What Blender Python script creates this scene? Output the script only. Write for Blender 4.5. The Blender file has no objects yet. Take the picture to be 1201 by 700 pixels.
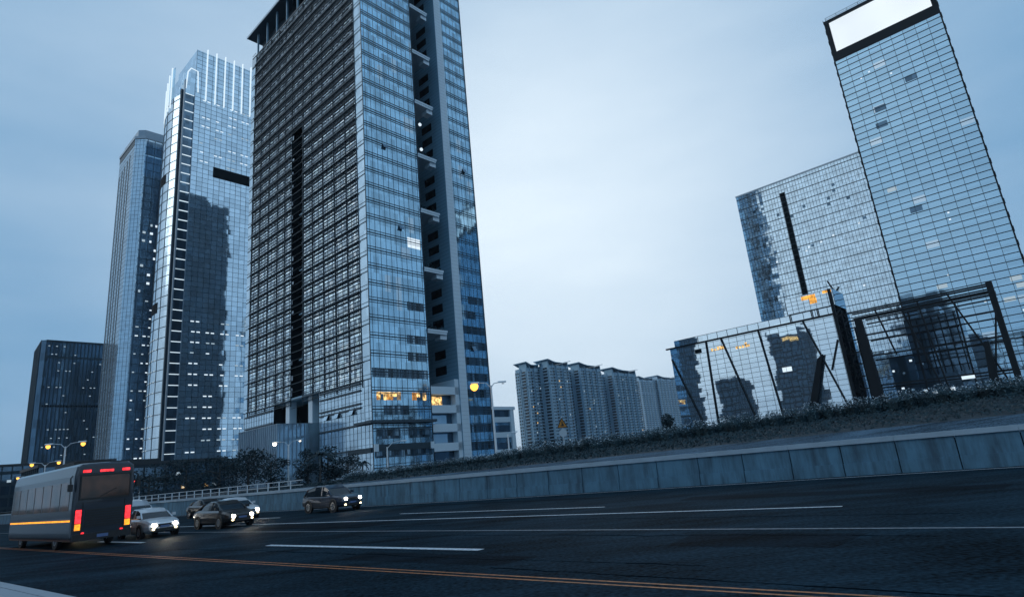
import bpy, bmesh, math, random
from mathutils import Vector, Matrix
random.seed(7)
R = math.radians
scene = bpy.context.scene
COL = scene.collection

# ------------------------------------------------------------------ helpers
def link(o, parent=None):
    COL.objects.link(o)
    if parent is not None:
        o.parent = parent
    return o

def tag(o, label=None, cat=None, group=None, kind=None):
    if label: o['label'] = label
    if cat: o['category'] = cat
    if group: o['group'] = group
    if kind: o['kind'] = kind
    return o

def empty(name, loc, rz=0.0, label=None, cat=None, group=None):
    o = bpy.data.objects.new(name, None)
    o.empty_display_size = 0.5
    link(o)
    o.location = loc
    o.rotation_euler = (0, 0, rz)
    return tag(o, label, cat, group)

def copy_tree(o, parent=None):
    c = o.copy()
    COL.objects.link(c)
    if parent is not None:
        c.parent = parent
    for ch in list(o.children):
        copy_tree(ch, c)
    return c

class MB:
    """collects faces with metre UVs, becomes one mesh object"""
    def __init__(self):
        self.v = []; self.f = []; self.uv = []; self.mi = []; self.sm = []
    def face(self, pts, uv=None, mi=0, smooth=False):
        i = len(self.v)
        self.v += [tuple(p) for p in pts]
        self.f.append(tuple(range(i, i + len(pts))))
        if uv is None:
            a, b, c = Vector(pts[0]), Vector(pts[1]), Vector(pts[2])
            n = (b - a).cross(c - a)
            if n.length > 1e-12: n.normalize()
            if abs(n.z) > 0.7:
                uv = [(p[0], p[1]) for p in pts]
            else:
                t = Vector((-n.y, n.x, 0)); 
                if t.length > 1e-9: t.normalize()
                uv = [(p[0] * t.x + p[1] * t.y, p[2]) for p in pts]
        self.uv.append(uv); self.mi.append(mi); self.sm.append(smooth)
    def hexa(self, b, t, mi=0):
        """b, t: four bottom and four top points, counter-clockwise from above"""
        self.face([b[3], b[2], b[1], b[0]], mi=mi)
        self.face(t, mi=mi)
        for k in range(4):
            j = (k + 1) % 4
            self.face([b[k], b[j], t[j], t[k]], mi=mi)
    def box(self, x0, x1, y0, y1, z0, z1, mi=0):
        b = [(x0, y0, z0), (x1, y0, z0), (x1, y1, z0), (x0, y1, z0)]
        t = [(x0, y0, z1), (x1, y0, z1), (x1, y1, z1), (x0, y1, z1)]
        self.hexa(b, t, mi)
    def beam(self, p, q, w, h=None, mi=0, up=(0, 0, 1)):
        """square bar from p to q"""
        p, q = Vector(p), Vector(q); h = h or w
        d = (q - p).normalized(); u = Vector(up)
        if abs(d.dot(u)) > 0.98: u = Vector((1, 0, 0))
        s = d.cross(u).normalized(); u = s.cross(d)
        o = [(-w / 2, -h / 2), (w / 2, -h / 2), (w / 2, h / 2), (-w / 2, h / 2)]
        A = [p + s * a + u * b for a, b in o]; B = [q + s * a + u * b for a, b in o]
        self.face([A[0], A[1], A[2], A[3]], mi=mi); self.face([B[3], B[2], B[1], B[0]], mi=mi)
        for k in range(4):
            j = (k + 1) % 4
            self.face([A[j], A[k], B[k], B[j]], mi=mi)
    def tube(self, pts, rad, n=8, mi=0, caps=True):
        pts = [Vector(p) for p in pts]
        if not hasattr(rad, '__len__'): rad = [rad] * len(pts)
        rings = []; prev = None
        for k, p in enumerate(pts):
            d = (pts[min(k + 1, len(pts) - 1)] - pts[max(k - 1, 0)]).normalized()
            u = prev if prev is not None else (Vector((0, 0, 1)) if abs(d.z) < 0.9 else Vector((1, 0, 0)))
            s = d.cross(u).normalized(); u = s.cross(d).normalized(); prev = u
            rings.append([p + (s * math.cos(2 * math.pi * i / n) + u * math.sin(2 * math.pi * i / n)) * rad[k] for i in range(n)])
        for a, b in zip(rings, rings[1:]):
            for i in range(n):
                j = (i + 1) % n
                self.face([a[i], a[j], b[j], b[i]], mi=mi, smooth=True)
        if caps:
            self.face(list(reversed(rings[0])), mi=mi); self.face(rings[-1], mi=mi)
    def disc(self, c, axis, r0, r1, t, n=20, mi=0):
        """solid ring or disc of thickness t around axis, inner radius r0"""
        c = Vector(c); a = Vector(axis).normalized()
        u = Vector((0, 0, 1)) if abs(a.z) < 0.9 else Vector((1, 0, 0))
        s = a.cross(u).normalized(); u = s.cross(a)
        def ring(r, h): return [c + a * h + (s * math.cos(2 * math.pi * i / n) + u * math.sin(2 * math.pi * i / n)) * r for i in range(n)]
        o0, o1 = ring(r1, -t / 2), ring(r1, t / 2)
        i0, i1 = ring(max(r0, 0.001), -t / 2), ring(max(r0, 0.001), t / 2)
        for i in range(n):
            j = (i + 1) % n
            self.face([o0[i], o0[j], o1[j], o1[i]], mi=mi, smooth=True)
            self.face([o1[i], o1[j], i1[j], i1[i]], mi=mi)
            self.face([i1[i], i1[j], i0[j], i0[i]], mi=mi)
            self.face([i0[i], i0[j], o0[j], o0[i]], mi=mi)
    def build(self, name, mats, parent=None, merge=False):
        me = bpy.data.meshes.new(name)
        me.from_pydata(self.v, [], self.f)
        if not isinstance(mats, (list, tuple)): mats = [mats]
        for m in mats: me.materials.append(m)
        uvl = me.uv_layers.new(name='UVMap')
        flat = [c for f in self.uv for p in f for c in p]
        uvl.data.foreach_set('uv', flat)
        me.polygons.foreach_set('material_index', self.mi)
        me.polygons.foreach_set('use_smooth', self.sm)
        if merge:
            bm = bmesh.new(); bm.from_mesh(me)
            bmesh.ops.remove_doubles(bm, verts=bm.verts, dist=1e-4)
            bmesh.ops.recalc_face_normals(bm, faces=bm.faces)
            bm.to_mesh(me); bm.free()
        me.update()
        o = bpy.data.objects.new(name, me)
        return link(o, parent)

# ------------------------------------------------------------------ frames
TB = R(42.0)      # city grid
TRD = R(39.0)     # road
def bw(s, n, z=0.0):          # building grid -> world
    return Vector((s * math.cos(TB) + n * math.sin(TB), -s * math.sin(TB) + n * math.cos(TB), z))
def rw(s, n, z=0.0):          # road grid -> world
    return Vector((s * math.cos(TRD) + n * math.sin(TRD), -s * math.sin(TRD) + n * math.cos(TRD), z))
def azr(az, r, z=0.0):
    return Vector((r * math.sin(R(az)), r * math.cos(R(az)), z))
GZ = 1.9          # plateau the city stands on

# ------------------------------------------------------------------ materials
def nt(name):
    m = bpy.data.materials.new(name); m.use_nodes = True
    t = m.node_tree; b = t.nodes['Principled BSDF']
    return m, t, b
def N(t, typ, **kw):
    n = t.nodes.new(typ)
    for k, v in kw.items():
        setattr(n, k, v)
    return n
def plain(name, col, rough=0.6, metal=0.0, var=0.12, scale=1.5, spec=0.5):
    """a base colour with soft uneven wear"""
    m, t, b = nt(name)
    tc = N(t, 'ShaderNodeTexCoord'); no = N(t, 'ShaderNodeTexNoise')
    no.inputs['Scale'].default_value = scale; no.inputs['Detail'].default_value = 6
    t.links.new(tc.outputs['Object'], no.inputs['Vector'])
    mx = N(t, 'ShaderNodeMix', data_type='RGBA')
    mx.inputs['A'].default_value = [c * (1 - var) for c in col] + [1]
    mx.inputs['B'].default_value = [min(1, c * (1 + var)) for c in col] + [1]
    t.links.new(no.outputs['Fac'], mx.inputs['Factor'])
    t.links.new(mx.outputs['Result'], b.inputs['Base Color'])
    b.inputs['Roughness'].default_value = rough; b.inputs['Metallic'].default_value = metal
    b.inputs['Specular IOR Level'].default_value = spec
    return m
def glow(name, col, strength, mottled=0.0, scale=1.0):
    m, t, b = nt(name)
    b.inputs['Base Color'].default_value = (0.02, 0.02, 0.02, 1)
    b.inputs['Emission Color'].default_value = list(col) + [1]
    b.inputs['Emission Strength'].default_value = strength
    if mottled:
        tc = N(t, 'ShaderNodeTexCoord'); no = N(t, 'ShaderNodeTexNoise'); no.inputs['Scale'].default_value = scale
        t.links.new(tc.outputs['Object'], no.inputs['Vector'])
        mr = N(t, 'ShaderNodeMapRange'); mr.inputs['From Min'].default_value = 0.35; mr.inputs['From Max'].default_value = 0.65
        mr.inputs['To Min'].default_value = strength * (1 - mottled); mr.inputs['To Max'].default_value = strength * (1 + mottled)
        t.links.new(no.outputs['Fac'], mr.inputs['Value']); t.links.new(mr.outputs['Result'], b.inputs['Emission Strength'])
    return m
def curtain(name, col, pw, ph, metal=0.75, rough=0.06, amp=0.012, var=0.25, odd=0.0, oddcol=(0.5, 0.6, 0.7), line=0.0, linecol=(0.01, 0.02, 0.03), band=None):
    """coated curtain-wall glass: each pane has its own slight tilt and tint"""
    m, t, b = nt(name)
    uv = N(t, 'ShaderNodeTexCoord')
    dv = N(t, 'ShaderNodeVectorMath', operation='DIVIDE'); dv.inputs[1].default_value = (pw, ph, 1)
    t.links.new(uv.outputs['UV'], dv.inputs[0])
    fl = N(t, 'ShaderNodeVectorMath', operation='FLOOR'); t.links.new(dv.outputs[0], fl.inputs[0])
    wn = N(t, 'ShaderNodeTexWhiteNoise', noise_dimensions='3D'); t.links.new(fl.outputs[0], wn.inputs['Vector'])
    mx = N(t, 'ShaderNodeMix', data_type='RGBA')
    mx.inputs['A'].default_value = [c * (1 - var) for c in col] + [1]; mx.inputs['B'].default_value = [c * (1 + var) for c in col] + [1]
    t.links.new(wn.outputs['Value'], mx.inputs['Factor'])
    out = mx.outputs['Result']
    if odd:
        sp = N(t, 'ShaderNodeSeparateColor'); t.links.new(wn.outputs['Color'], sp.inputs[0])
        gt = N(t, 'ShaderNodeMath', operation='LESS_THAN'); gt.inputs[1].default_value = odd
        t.links.new(sp.outputs[1], gt.inputs[0])
        m2 = N(t, 'ShaderNodeMix', data_type='RGBA'); m2.inputs['B'].default_value = list(oddcol) + [1]
        t.links.new(gt.outputs[0], m2.inputs['Factor']); t.links.new(out, m2.inputs['A']); out = m2.outputs['Result']
    t.links.new(out, b.inputs['Base Color'])
    # pane tilt + slow pillowing of the sheet
    g = N(t, 'ShaderNodeNewGeometry')
    c0 = N(t, 'ShaderNodeVectorMath', operation='SUBTRACT'); c0.inputs[1].default_value = (0.5, 0.5, 0.5)
    t.links.new(wn.outputs['Color'], c0.inputs[0])
    no = N(t, 'ShaderNodeTexNoise'); no.inputs['Scale'].default_value = 0.6 / pw; no.inputs['Detail'].default_value = 1
    t.links.new(uv.outputs['UV'], no.inputs['Vector'])
    c1 = N(t, 'ShaderNodeVectorMath', operation='SUBTRACT'); c1.inputs[1].default_value = (0.5, 0.5, 0.5)
    t.links.new(no.outputs['Color'], c1.inputs[0])
    ad = N(t, 'ShaderNodeVectorMath', operation='ADD'); t.links.new(c0.outputs[0], ad.inputs[0]); t.links.new(c1.outputs[0], ad.inputs[1])
    sc = N(t, 'ShaderNodeVectorMath', operation='SCALE'); sc.inputs['Scale'].default_value = amp * 2
    t.links.new(ad.outputs[0], sc.inputs[0])
    a2 = N(t, 'ShaderNodeVectorMath', operation='ADD'); t.links.new(g.outputs['Normal'], a2.inputs[0]); t.links.new(sc.outputs[0], a2.inputs[1])
    nn = N(t, 'ShaderNodeVectorMath', operation='NORMALIZE'); t.links.new(a2.outputs[0], nn.inputs[0])
    t.links.new(nn.outputs[0], b.inputs['Normal'])
    b.inputs['Metallic'].default_value = metal; b.inputs['Roughness'].default_value = rough
    return m
def asphalt(name, col):
    m, t, b = nt(name)
    tc = N(t, 'ShaderNodeTexCoord')
    n1 = N(t, 'ShaderNodeTexNoise'); n1.inputs['Scale'].default_value = 0.35; n1.inputs['Detail'].default_value = 8
    n2 = N(t, 'ShaderNodeTexNoise'); n2.inputs['Scale'].default_value = 11; n2.inputs['Detail'].default_value = 4
    mp = N(t, 'ShaderNodeMapping'); mp.inputs['Rotation'].default_value = (0, 0, TRD); mp.inputs['Scale'].default_value = (0.06, 1.6, 1)
    n3 = N(t, 'ShaderNodeTexNoise'); n3.inputs['Scale'].default_value = 1; n3.inputs['Detail'].default_value = 5
    t.links.new(tc.outputs['Object'], n1.inputs['Vector']); t.links.new(tc.outputs['Object'], n2.inputs['Vector'])
    t.links.new(tc.outputs['Object'], mp.inputs['Vector']); t.links.new(mp.outputs['Vector'], n3.inputs['Vector'])
    a = N(t, 'ShaderNodeMath', operation='ADD'); t.links.new(n1.outputs['Fac'], a.inputs[0]); t.links.new(n3.outputs['Fac'], a.inputs[1])
    a2 = N(t, 'ShaderNodeMath', operation='MULTIPLY_ADD'); a2.inputs[1].default_value = 1.7
    t.links.new(n2.outputs['Fac'], a2.inputs[0]); t.links.new(a.outputs[0], a2.inputs[2])
    cr = N(t, 'ShaderNodeMapRange'); cr.inputs['From Min'].default_value = 1.45; cr.inputs['From Max'].default_value = 2.25
    t.links.new(a2.outputs[0], cr.inputs['Value'])
    mx = N(t, 'ShaderNodeMix', data_type='RGBA'); mx.inputs['A'].default_value = [c * 0.15 for c in col] + [1]; mx.inputs['B'].default_value = [c * 2.3 for c in col] + [1]
    t.links.new(cr.outputs['Result'], mx.inputs['Factor']); t.links.new(mx.outputs['Result'], b.inputs['Base Color'])
    bp = N(t, 'ShaderNodeBump'); bp.inputs['Strength'].default_value = 0.5; bp.inputs['Distance'].default_value = 0.02
    t.links.new(n2.outputs['Fac'], bp.inputs['Height']); t.links.new(bp.outputs['Normal'], b.inputs['Normal'])
    b.inputs['Roughness'].default_value = 0.7; b.inputs['Specular IOR Level'].default_value = 0.012
    return m
def paintmat(name, col, wear=0.5):
    m, t, b = nt(name)
    tc = N(t, 'ShaderNodeTexCoord'); no = N(t, 'ShaderNodeTexNoise'); no.inputs['Scale'].default_value = 9; no.inputs['Detail'].default_value = 8
    t.links.new(tc.outputs['Object'], no.inputs['Vector'])
    mr = N(t, 'ShaderNodeMapRange'); mr.inputs['From Min'].default_value = wear - 0.12; mr.inputs['From Max'].default_value = wear + 0.12
    t.links.new(no.outputs['Fac'], mr.inputs['Value'])
    mx = N(t, 'ShaderNodeMix', data_type='RGBA'); mx.inputs['B'].default_value = [c * 0.45 for c in col] + [1]; mx.inputs['A'].default_value = list(col) + [1]
    t.links.new(mr.outputs['Result'], mx.inputs['Factor']); t.links.new(mx.outputs['Result'], b.inputs['Base Color'])
    b.inputs['Roughness'].default_value = 0.6
    return m
def leafmat(name, col, var=0.5):
    m, t, b = nt(name)
    tc = N(t, 'ShaderNodeTexCoord'); no = N(t, 'ShaderNodeTexNoise'); no.inputs['Scale'].default_value = 1.3; no.inputs['Detail'].default_value = 5
    t.links.new(tc.outputs['Object'], no.inputs['Vector'])
    mr = N(t, 'ShaderNodeMapRange'); mr.inputs['From Min'].default_value = 0.3; mr.inputs['From Max'].default_value = 0.7
    t.links.new(no.outputs['Fac'], mr.inputs['Value'])
    mx = N(t, 'ShaderNodeMix', data_type='RGBA'); mx.inputs['A'].default_value = [c * (1 - var) for c in col] + [1]; mx.inputs['B'].default_value = [c * (1 + var) for c in col] + [1]
    t.links.new(mr.outputs['Result'], mx.inputs['Factor']); t.links.new(mx.outputs['Result'], b.inputs['Base Color'])
    b.inputs['Roughness'].default_value = 0.55; b.inputs['Specular IOR Level'].default_value = .2
    return m

def streaks(m):
    """grime runs and blotches on poured concrete"""
    t = m.node_tree; b = t.nodes['Principled BSDF']; src = b.inputs['Base Color'].links[0].from_socket
    tc = N(t, 'ShaderNodeTexCoord'); mp = N(t, 'ShaderNodeMapping'); mp.inputs['Scale'].default_value = (2.6, 2.6, .35)
    n = N(t, 'ShaderNodeTexNoise'); n.inputs['Scale'].default_value = 1.0; n.inputs['Detail'].default_value = 7; n.inputs['Roughness'].default_value = .65
    t.links.new(tc.outputs['Object'], mp.inputs['Vector']); t.links.new(mp.outputs['Vector'], n.inputs['Vector'])
    mr = N(t, 'ShaderNodeMapRange'); mr.inputs['From Min'].default_value = .42; mr.inputs['From Max'].default_value = .68; mr.inputs['To Max'].default_value = .75
    t.links.new(n.outputs['Fac'], mr.inputs['Value'])
    mx = N(t, 'ShaderNodeMix', data_type='RGBA'); mx.inputs['B'].default_value = (.03, .055, .08, 1)
    t.links.new(src, mx.inputs['A']); t.links.new(mr.outputs['Result'], mx.inputs['Factor']); t.links.new(mx.outputs['Result'], b.inputs['Base Color'])
M = {}
M['asphalt'] = asphalt('asphalt', (0.0075, 0.018, 0.027))
M['asphalt_light'] = asphalt('service_asphalt', (0.045, 0.075, 0.105))
M['patch'] = asphalt('asphalt_patch', (0.004, 0.009, 0.014))
M['tar'] = plain('tar', (.003, .006, .009), .9, spec=.0)
M['iron'] = plain('cast_iron', (.03, .045, .055), .5, .3)
M['paint_white'] = paintmat('white_paint', (0.62, 0.68, 0.74), 0.56)
M['paint_faint'] = paintmat('worn_white_paint', (0.20, 0.23, 0.27), 0.5)
M['paint_yellow'] = paintmat('worn_yellow_paint', (0.50, 0.16, 0.035), 0.50)
M['kerb'] = plain('kerb_stone', (0.30, 0.34, 0.38), 0.8, scale=4)
M['concrete'] = plain('barrier_concrete', (0.085, 0.20, 0.29), 0.8, var=0.35, scale=1.2)
streaks(M['concrete'])
M['cap'] = plain('barrier_cap', (0.30, 0.40, 0.48), 0.7, var=0.25)
M['soil'] = plain('planted_soil', (0.006, 0.018, 0.027), 0.9, var=0.5, scale=0.8)
M['plateau'] = plain('city_ground', (0.05, 0.06, 0.07), 0.9, var=0.3, scale=0.2)
M['hill'] = plain('hill_green', (0.05, 0.08, 0.09), 0.9, var=0.3, scale=0.01)
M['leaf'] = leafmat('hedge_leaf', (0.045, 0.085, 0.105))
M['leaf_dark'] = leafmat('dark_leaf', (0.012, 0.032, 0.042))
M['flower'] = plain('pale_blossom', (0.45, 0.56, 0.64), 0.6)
M['bark'] = plain('bark', (0.06, 0.06, 0.06), 0.9)
M['steel'] = plain('galvanised_steel', (0.56, 0.63, 0.68), 0.5, 0.2)
M['pole'] = plain('painted_pole', (.72, .78, .82), .5)
M['darksteel'] = plain('dark_steel', (0.006, 0.012, 0.018), 0.6, 0.0, spec=0.15)
M['mull'] = plain('mullion_metal', (0.022, 0.050, 0.072), 0.5, 0.3)
M['mull_light'] = plain('light_mullion_metal', (0.28, 0.36, 0.43), 0.45, 0.4)
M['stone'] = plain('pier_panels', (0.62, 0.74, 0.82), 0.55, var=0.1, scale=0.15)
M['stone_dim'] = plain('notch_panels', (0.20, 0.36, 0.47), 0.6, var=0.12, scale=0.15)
M['louvre'] = plain('sunshade_metal', (0.035, 0.065, 0.09), 0.55, 0.2)
M['railing'] = plain('light_rail', (0.26, 0.35, 0.43), 0.5, 0.3)
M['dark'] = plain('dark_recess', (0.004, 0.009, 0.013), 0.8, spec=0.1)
M['roof'] = plain('roof_felt', (0.06, 0.07, 0.08), 0.9)
M['soffit'] = plain('soffit_panels', (0.05, 0.085, 0.115), 0.6, var=0.2, scale=0.3)
M['g_main'] = curtain('main_tower_glass', (0.29, 0.50, 0.66), 1.5, 4.0, 0.8, 0.06, 0.010, 0.22, odd=0.03, oddcol=(0.42, 0.56, 0.66))
M['g_strip'] = curtain('strip_window_glass', (0.72, 0.86, 0.95), 1.0, 0.98, 0.8, 0.06, 0.030, 0.38)
M['g_podium'] = curtain('podium_panels', (0.50, 0.66, 0.78), 1.5, 2.0, 0.65, 0.12, 0.010, 0.12)
M['g_dark'] = curtain('dark_tower_glass', (0.10, 0.17, 0.24), 1.6, 3.9, 0.7, 0.08, 0.012, 0.3)
M['g_b'] = curtain('lit_tower_glass', (0.50, 0.68, 0.82), 2.2, 2.0, 0.8, 0.05, 0.008, 0.14)
M['g_bl'] = curtain('curved_glass', (0.48, 0.63, 0.75), 2.0, 4.0, 0.6, 0.15, 0.01, 0.1)
M['g_a'] = curtain('pale_tower_glass', (0.52, 0.68, 0.80), 2.0, 2.0, 0.6, 0.14, 0.012, 0.1)
M['g_rt'] = curtain('right_tower_glass', (0.42, 0.61, 0.74), 3.1, 1.95, 0.85, 0.04, 0.006, 0.07, odd=0.012, oddcol=(0.72, 0.8, 0.85))
M['g_rb'] = curtain('grid_tower_glass', (0.62, 0.75, 0.84), 1.0, 1.95, 0.8, 0.05, 0.010, 0.16)
M['g_pod'] = curtain('pavilion_glass', (0.60, 0.72, 0.81), 2.0, 1.15, 0.9, 0.02, 0.0034, 0.06)
M['g_clear'] = curtain('clear_office_glass', (0.05, 0.10, 0.15), 0.72, 4.0, 0.55, 0.06, 0.01, 0.75, odd=.10, oddcol=(.22, .34, .44))
M['dark_clad'] = curtain('dark_cladding', (0.02, 0.045, 0.07), 3.0, 4.0, 0.3, 0.3, 0.01, 0.5)
M['back'] = plain('tower_cladding', (0.10, 0.20, 0.29), 0.7)
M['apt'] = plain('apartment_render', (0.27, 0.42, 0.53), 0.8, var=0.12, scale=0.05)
M['apt_hazed'] = plain('hazed_apartment_render', (0.44, 0.58, 0.68), 0.8, var=0.1, scale=0.05)  # far walls paled: air haze mixed into their colour
M['apt_win'] = curtain('apartment_window', (0.012, 0.025, 0.04), 1.2, 3.0, 0.2, 0.15, 0.02, 0.6)
M['white_lit'] = glow('white_lit_window', (0.74, 0.88, 1.0), 1.05)
M['white_tube'] = glow('white_led', (0.72, 0.88, 1.0), 1.05)
M['dim_lit'] = glow('dim_lit_window', (0.65, 0.85, 1.0), 0.55)
M['warm_lit'] = glow('warm_lit_window', (1.0, 0.62, 0.22), 1.0, 0.85, 1.6)
M['warm_dim'] = glow('dim_warm_lit', (1.0, .66, .36), .28, .6, 2.0)
M['orange_dim'] = glow('dim_orange_lit', (1.0, .42, .08), .5, .5, 2.0)
M['orange_lit'] = glow('orange_lit', (1.0, 0.45, 0.06), 1.1, 0.5, 0.8)
M['screen'] = glow('led_screen', (0.76, 0.85, 0.92), 1.1, 0.06, 0.05)
M['lamp_orange'] = glow('sodium_lamp', (1.0, 0.46, 0.07), 2.6)
M['lamp_warm'] = glow('warm_lamp', (1.0, 0.80, 0.55), 10)
M['lamp_off'] = plain('lamp_lens', (0.5, 0.55, 0.6), 0.3)
M['headlamp'] = glow('headlamp', (1.0, 0.93, 0.78), 30)
M['drl'] = glow('running_lamp', (1.0, 0.80, 0.45), 6)
M['tail'] = glow('tail_lamp', (1.0, 0.03, 0.04), 1.8, .35, 9)
M['amber'] = glow('amber_lamp', (1.0, 0.36, 0.02), 1.5, .3, 9)
M['red_led'] = glow('red_led', (1.0, 0.07, 0.06), 1.8)
M['bus_glow'] = glow('bus_cabin_light', (1.0, 0.55, 0.35), 0.012, 0.9, 1.2)
M['bus_glow'].node_tree.nodes['Principled BSDF'].inputs['Roughness'].default_value = .06
M['tyre'] = plain('tyre_rubber', (0.015, 0.016, 0.018), 0.85)
M['rim'] = plain('wheel_rim', (0.35, 0.37, 0.4), 0.35, 0.8)
M['carglass'] = plain('car_glass', (0.012, 0.018, 0.024), 0.05, 0.0, 0.05)
M['trimblack'] = plain('black_trim', (0.012, 0.013, 0.015), 0.5)
M['plate'] = plain('number_plate', (0.10, 0.16, 0.32), 0.5)
M['sign_yellow'] = plain('sign_yellow', (0.55, 0.22, 0.02), 0.5)
M['sign_black'] = plain('sign_black', (0.01, 0.01, 0.01), 0.5)
M['sign_grey'] = plain('sign_grey', (0.42, 0.50, 0.56), 0.5)
def carpaint(name, col):
    m = plain(name, col, 0.28, 0.3, 0.04)
    m.node_tree.nodes['Principled BSDF'].inputs['Coat Weight'].default_value = 0.6
    return m

# ------------------------------------------------------------------ facade tools (2-D points in a building's own frame)
class Face:
    """a vertical wall from p to q; outside is on the right of travel"""
    def __init__(self, p, q):
        self.p = Vector(p); d = Vector(q) - self.p
        self.w = d.length; self.d = d.normalized(); self.o = Vector((self.d.y, -self.d.x))
    def pt(self, u, z, out=0.0):
        a = self.p + self.d * u + self.o * out
        return (a.x, a.y, z)
    def quad(self, mb, u0, u1, z0, z1, out=0.0, mi=0):
        mb.face([self.pt(u0, z0, out), self.pt(u1, z0, out), self.pt(u1, z1, out), self.pt(u0, z1, out)],
                uv=[(u0, z0), (u1, z0), (u1, z1), (u0, z1)], mi=mi)
    def box(self, mb, u0, u1, z0, z1, o0, o1, mi=0):
        b = [self.pt(u0, z0, o1), self.pt(u1, z0, o1), self.pt(u1, z0, o0), self.pt(u0, z0, o0)]
        t = [self.pt(u0, z1, o1), self.pt(u1, z1, o1), self.pt(u1, z1, o0), self.pt(u0, z1, o0)]
        mb.hexa(b, t, mi)
    def bars(self, mb, us=(), zs=(), z0=0, z1=1, u0=0, u1=None, w=0.08, out=0.08, wz=None):
        u1 = self.w if u1 is None else u1; wz = wz or w
        for u in us: self.box(mb, u - w / 2, u + w / 2, z0, z1, -0.05, out)
        for z in zs: self.box(mb, u0, u1, z - wz / 2, z + wz / 2, -0.05, out * 0.8)
def frange(a, b, st):
    r = []; x = a
    while x < b - 1e-6: r.append(x); x += st
    return r
def prism(mb, pts, z0, z1, top=True, mi=0, roofmi=None):
    """closed walls round a counter-clockwise footprint, plus its roof"""
    u = 0
    for k in range(len(pts)):
        f = Face(pts[k], pts[(k + 1) % len(pts)])
        mb.face([f.pt(0, z0), f.pt(f.w, z0), f.pt(f.w, z1), f.pt(0, z1)], uv=[(u, z0), (u + f.w, z0), (u + f.w, z1), (u, z1)], mi=mi)
        u += f.w
    if top: mb.face([(p[0], p[1], z1) for p in pts], mi=mi if roofmi is None else roofmi)

# ================================================================== SETTING
def sheet(name, pts, mat, kind='structure'):
    mb = MB(); mb.face(pts)
    o = mb.build(name, mat); o['kind'] = kind
    return o
sheet('ground', [(-4500, -4500, -0.05), (4500, -4500, -0.05), (4500, 4500, -0.05), (-4500, 4500, -0.05)], M['plateau'])

BAR = [(-260, 26.0), (-150, 26.0), (-80, 26.6), (-40, 27.6), (-24, 28.9), (-12, 31.2), (-2, 32.3), (10, 33.2), (40, 35.0), (80, 37.0)]
def interp(tab, s):
    if s <= tab[0][0]: return tab[0][1]
    for (a, x), (b, y) in zip(tab, tab[1:]):
        if s <= b: return x + (y - x) * (s - a) / (b - a)
    return tab[-1][1]
def bar_n(s): return sum(interp(BAR, s + k) for k in (-8, -4, 0, 4, 8)) / 5
def crest(s):
    return interp([(-160, 1.1), (-95, 1.3), (-70, 1.75), (-50, 2.05), (-38, 2.22), (-21, 2.55), (-9, 2.88), (0, 3.08), (15, 3.35), (60, 3.8)], s)
mb = MB()
ss = frange(-260, 80.1, 10)
for a, b in zip(ss, ss[1:]):
    mb.face([rw(a, 4.45, 0.0), rw(b, 4.45, 0.0), rw(b, bar_n(b) + 0.3, 0.0), rw(a, bar_n(a) + 0.3, 0.0)])
road = mb.build('road', M['asphalt'], merge=True); road['kind'] = 'structure'
mb = MB()
for a in frange(-120, 40, 1.0):
    p = [(a + 0.006, 4.15), (a + 0.994, 4.15), (a + 0.994, 4.44), (a + 0.006, 4.44)]
    mb.hexa([rw(x, y, -0.04) for x, y in p], [rw(x, y, 0.13) for x, y in p])
k = mb.build('kerb', M['kerb']); k['kind'] = 'structure'
mb = MB(); mb.hexa([rw(*p, -0.04) for p in ((-120, -14), (40, -14), (40, 4.14), (-120, 4.14))], [rw(*p, 0.12) for p in ((-120, -14), (40, -14), (40, 4.14), (-120, 4.14))])
k = mb.build('pavement', M['kerb']); k['kind'] = 'structure'

def stripe(name, n0, w, segs, mat, z=0.004):
    mb = MB()
    for a, b in segs:
        k = max(1, int((b - a) / 12))
        for i in range(k):
            s0 = a + (b - a) * i / k; s1 = a + (b - a) * (i + 1) / k
            f = n0 if callable(n0) else (lambda s: n0)
            mb.face([rw(s0, f(s0) - w / 2, z), rw(s1, f(s1) - w / 2, z), rw(s1, f(s1) + w / 2, z), rw(s0, f(s0) + w / 2, z)])
    o = mb.build(name, mat); o['kind'] = 'structure'
    return o
stripe('road_marking', 8.78, 0.07, [(-150, 40)], M['paint_yellow'])
stripe('road_marking', 9.00, 0.07, [(-150, 40)], M['paint_yellow'])
stripe('road_marking', 11.55, 0.25, [(-21.5, -11.1), (-39.2, -33.0), (-57, -50.5), (-75, -68.5), (-93, -86.5), (1.5, 8)], M['paint_white'])
stripe('road_marking', 14.9, 0.13, [(-150, 60)], M['paint_faint'])
stripe('road_marking', lambda s: 18.9 + 0.045 * (s + 11), 0.16, [(-60, -4.5)], M['paint_white'])
stripe('road_marking', 21.2, 0.16, [(-26, -13.5), (-50, -38), (-74, -62)], M['paint_white'])
stripe('road_marking', lambda s: bar_n(s) - 0.75, 0.16, [(-150, 60)], M['paint_white'])

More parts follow.
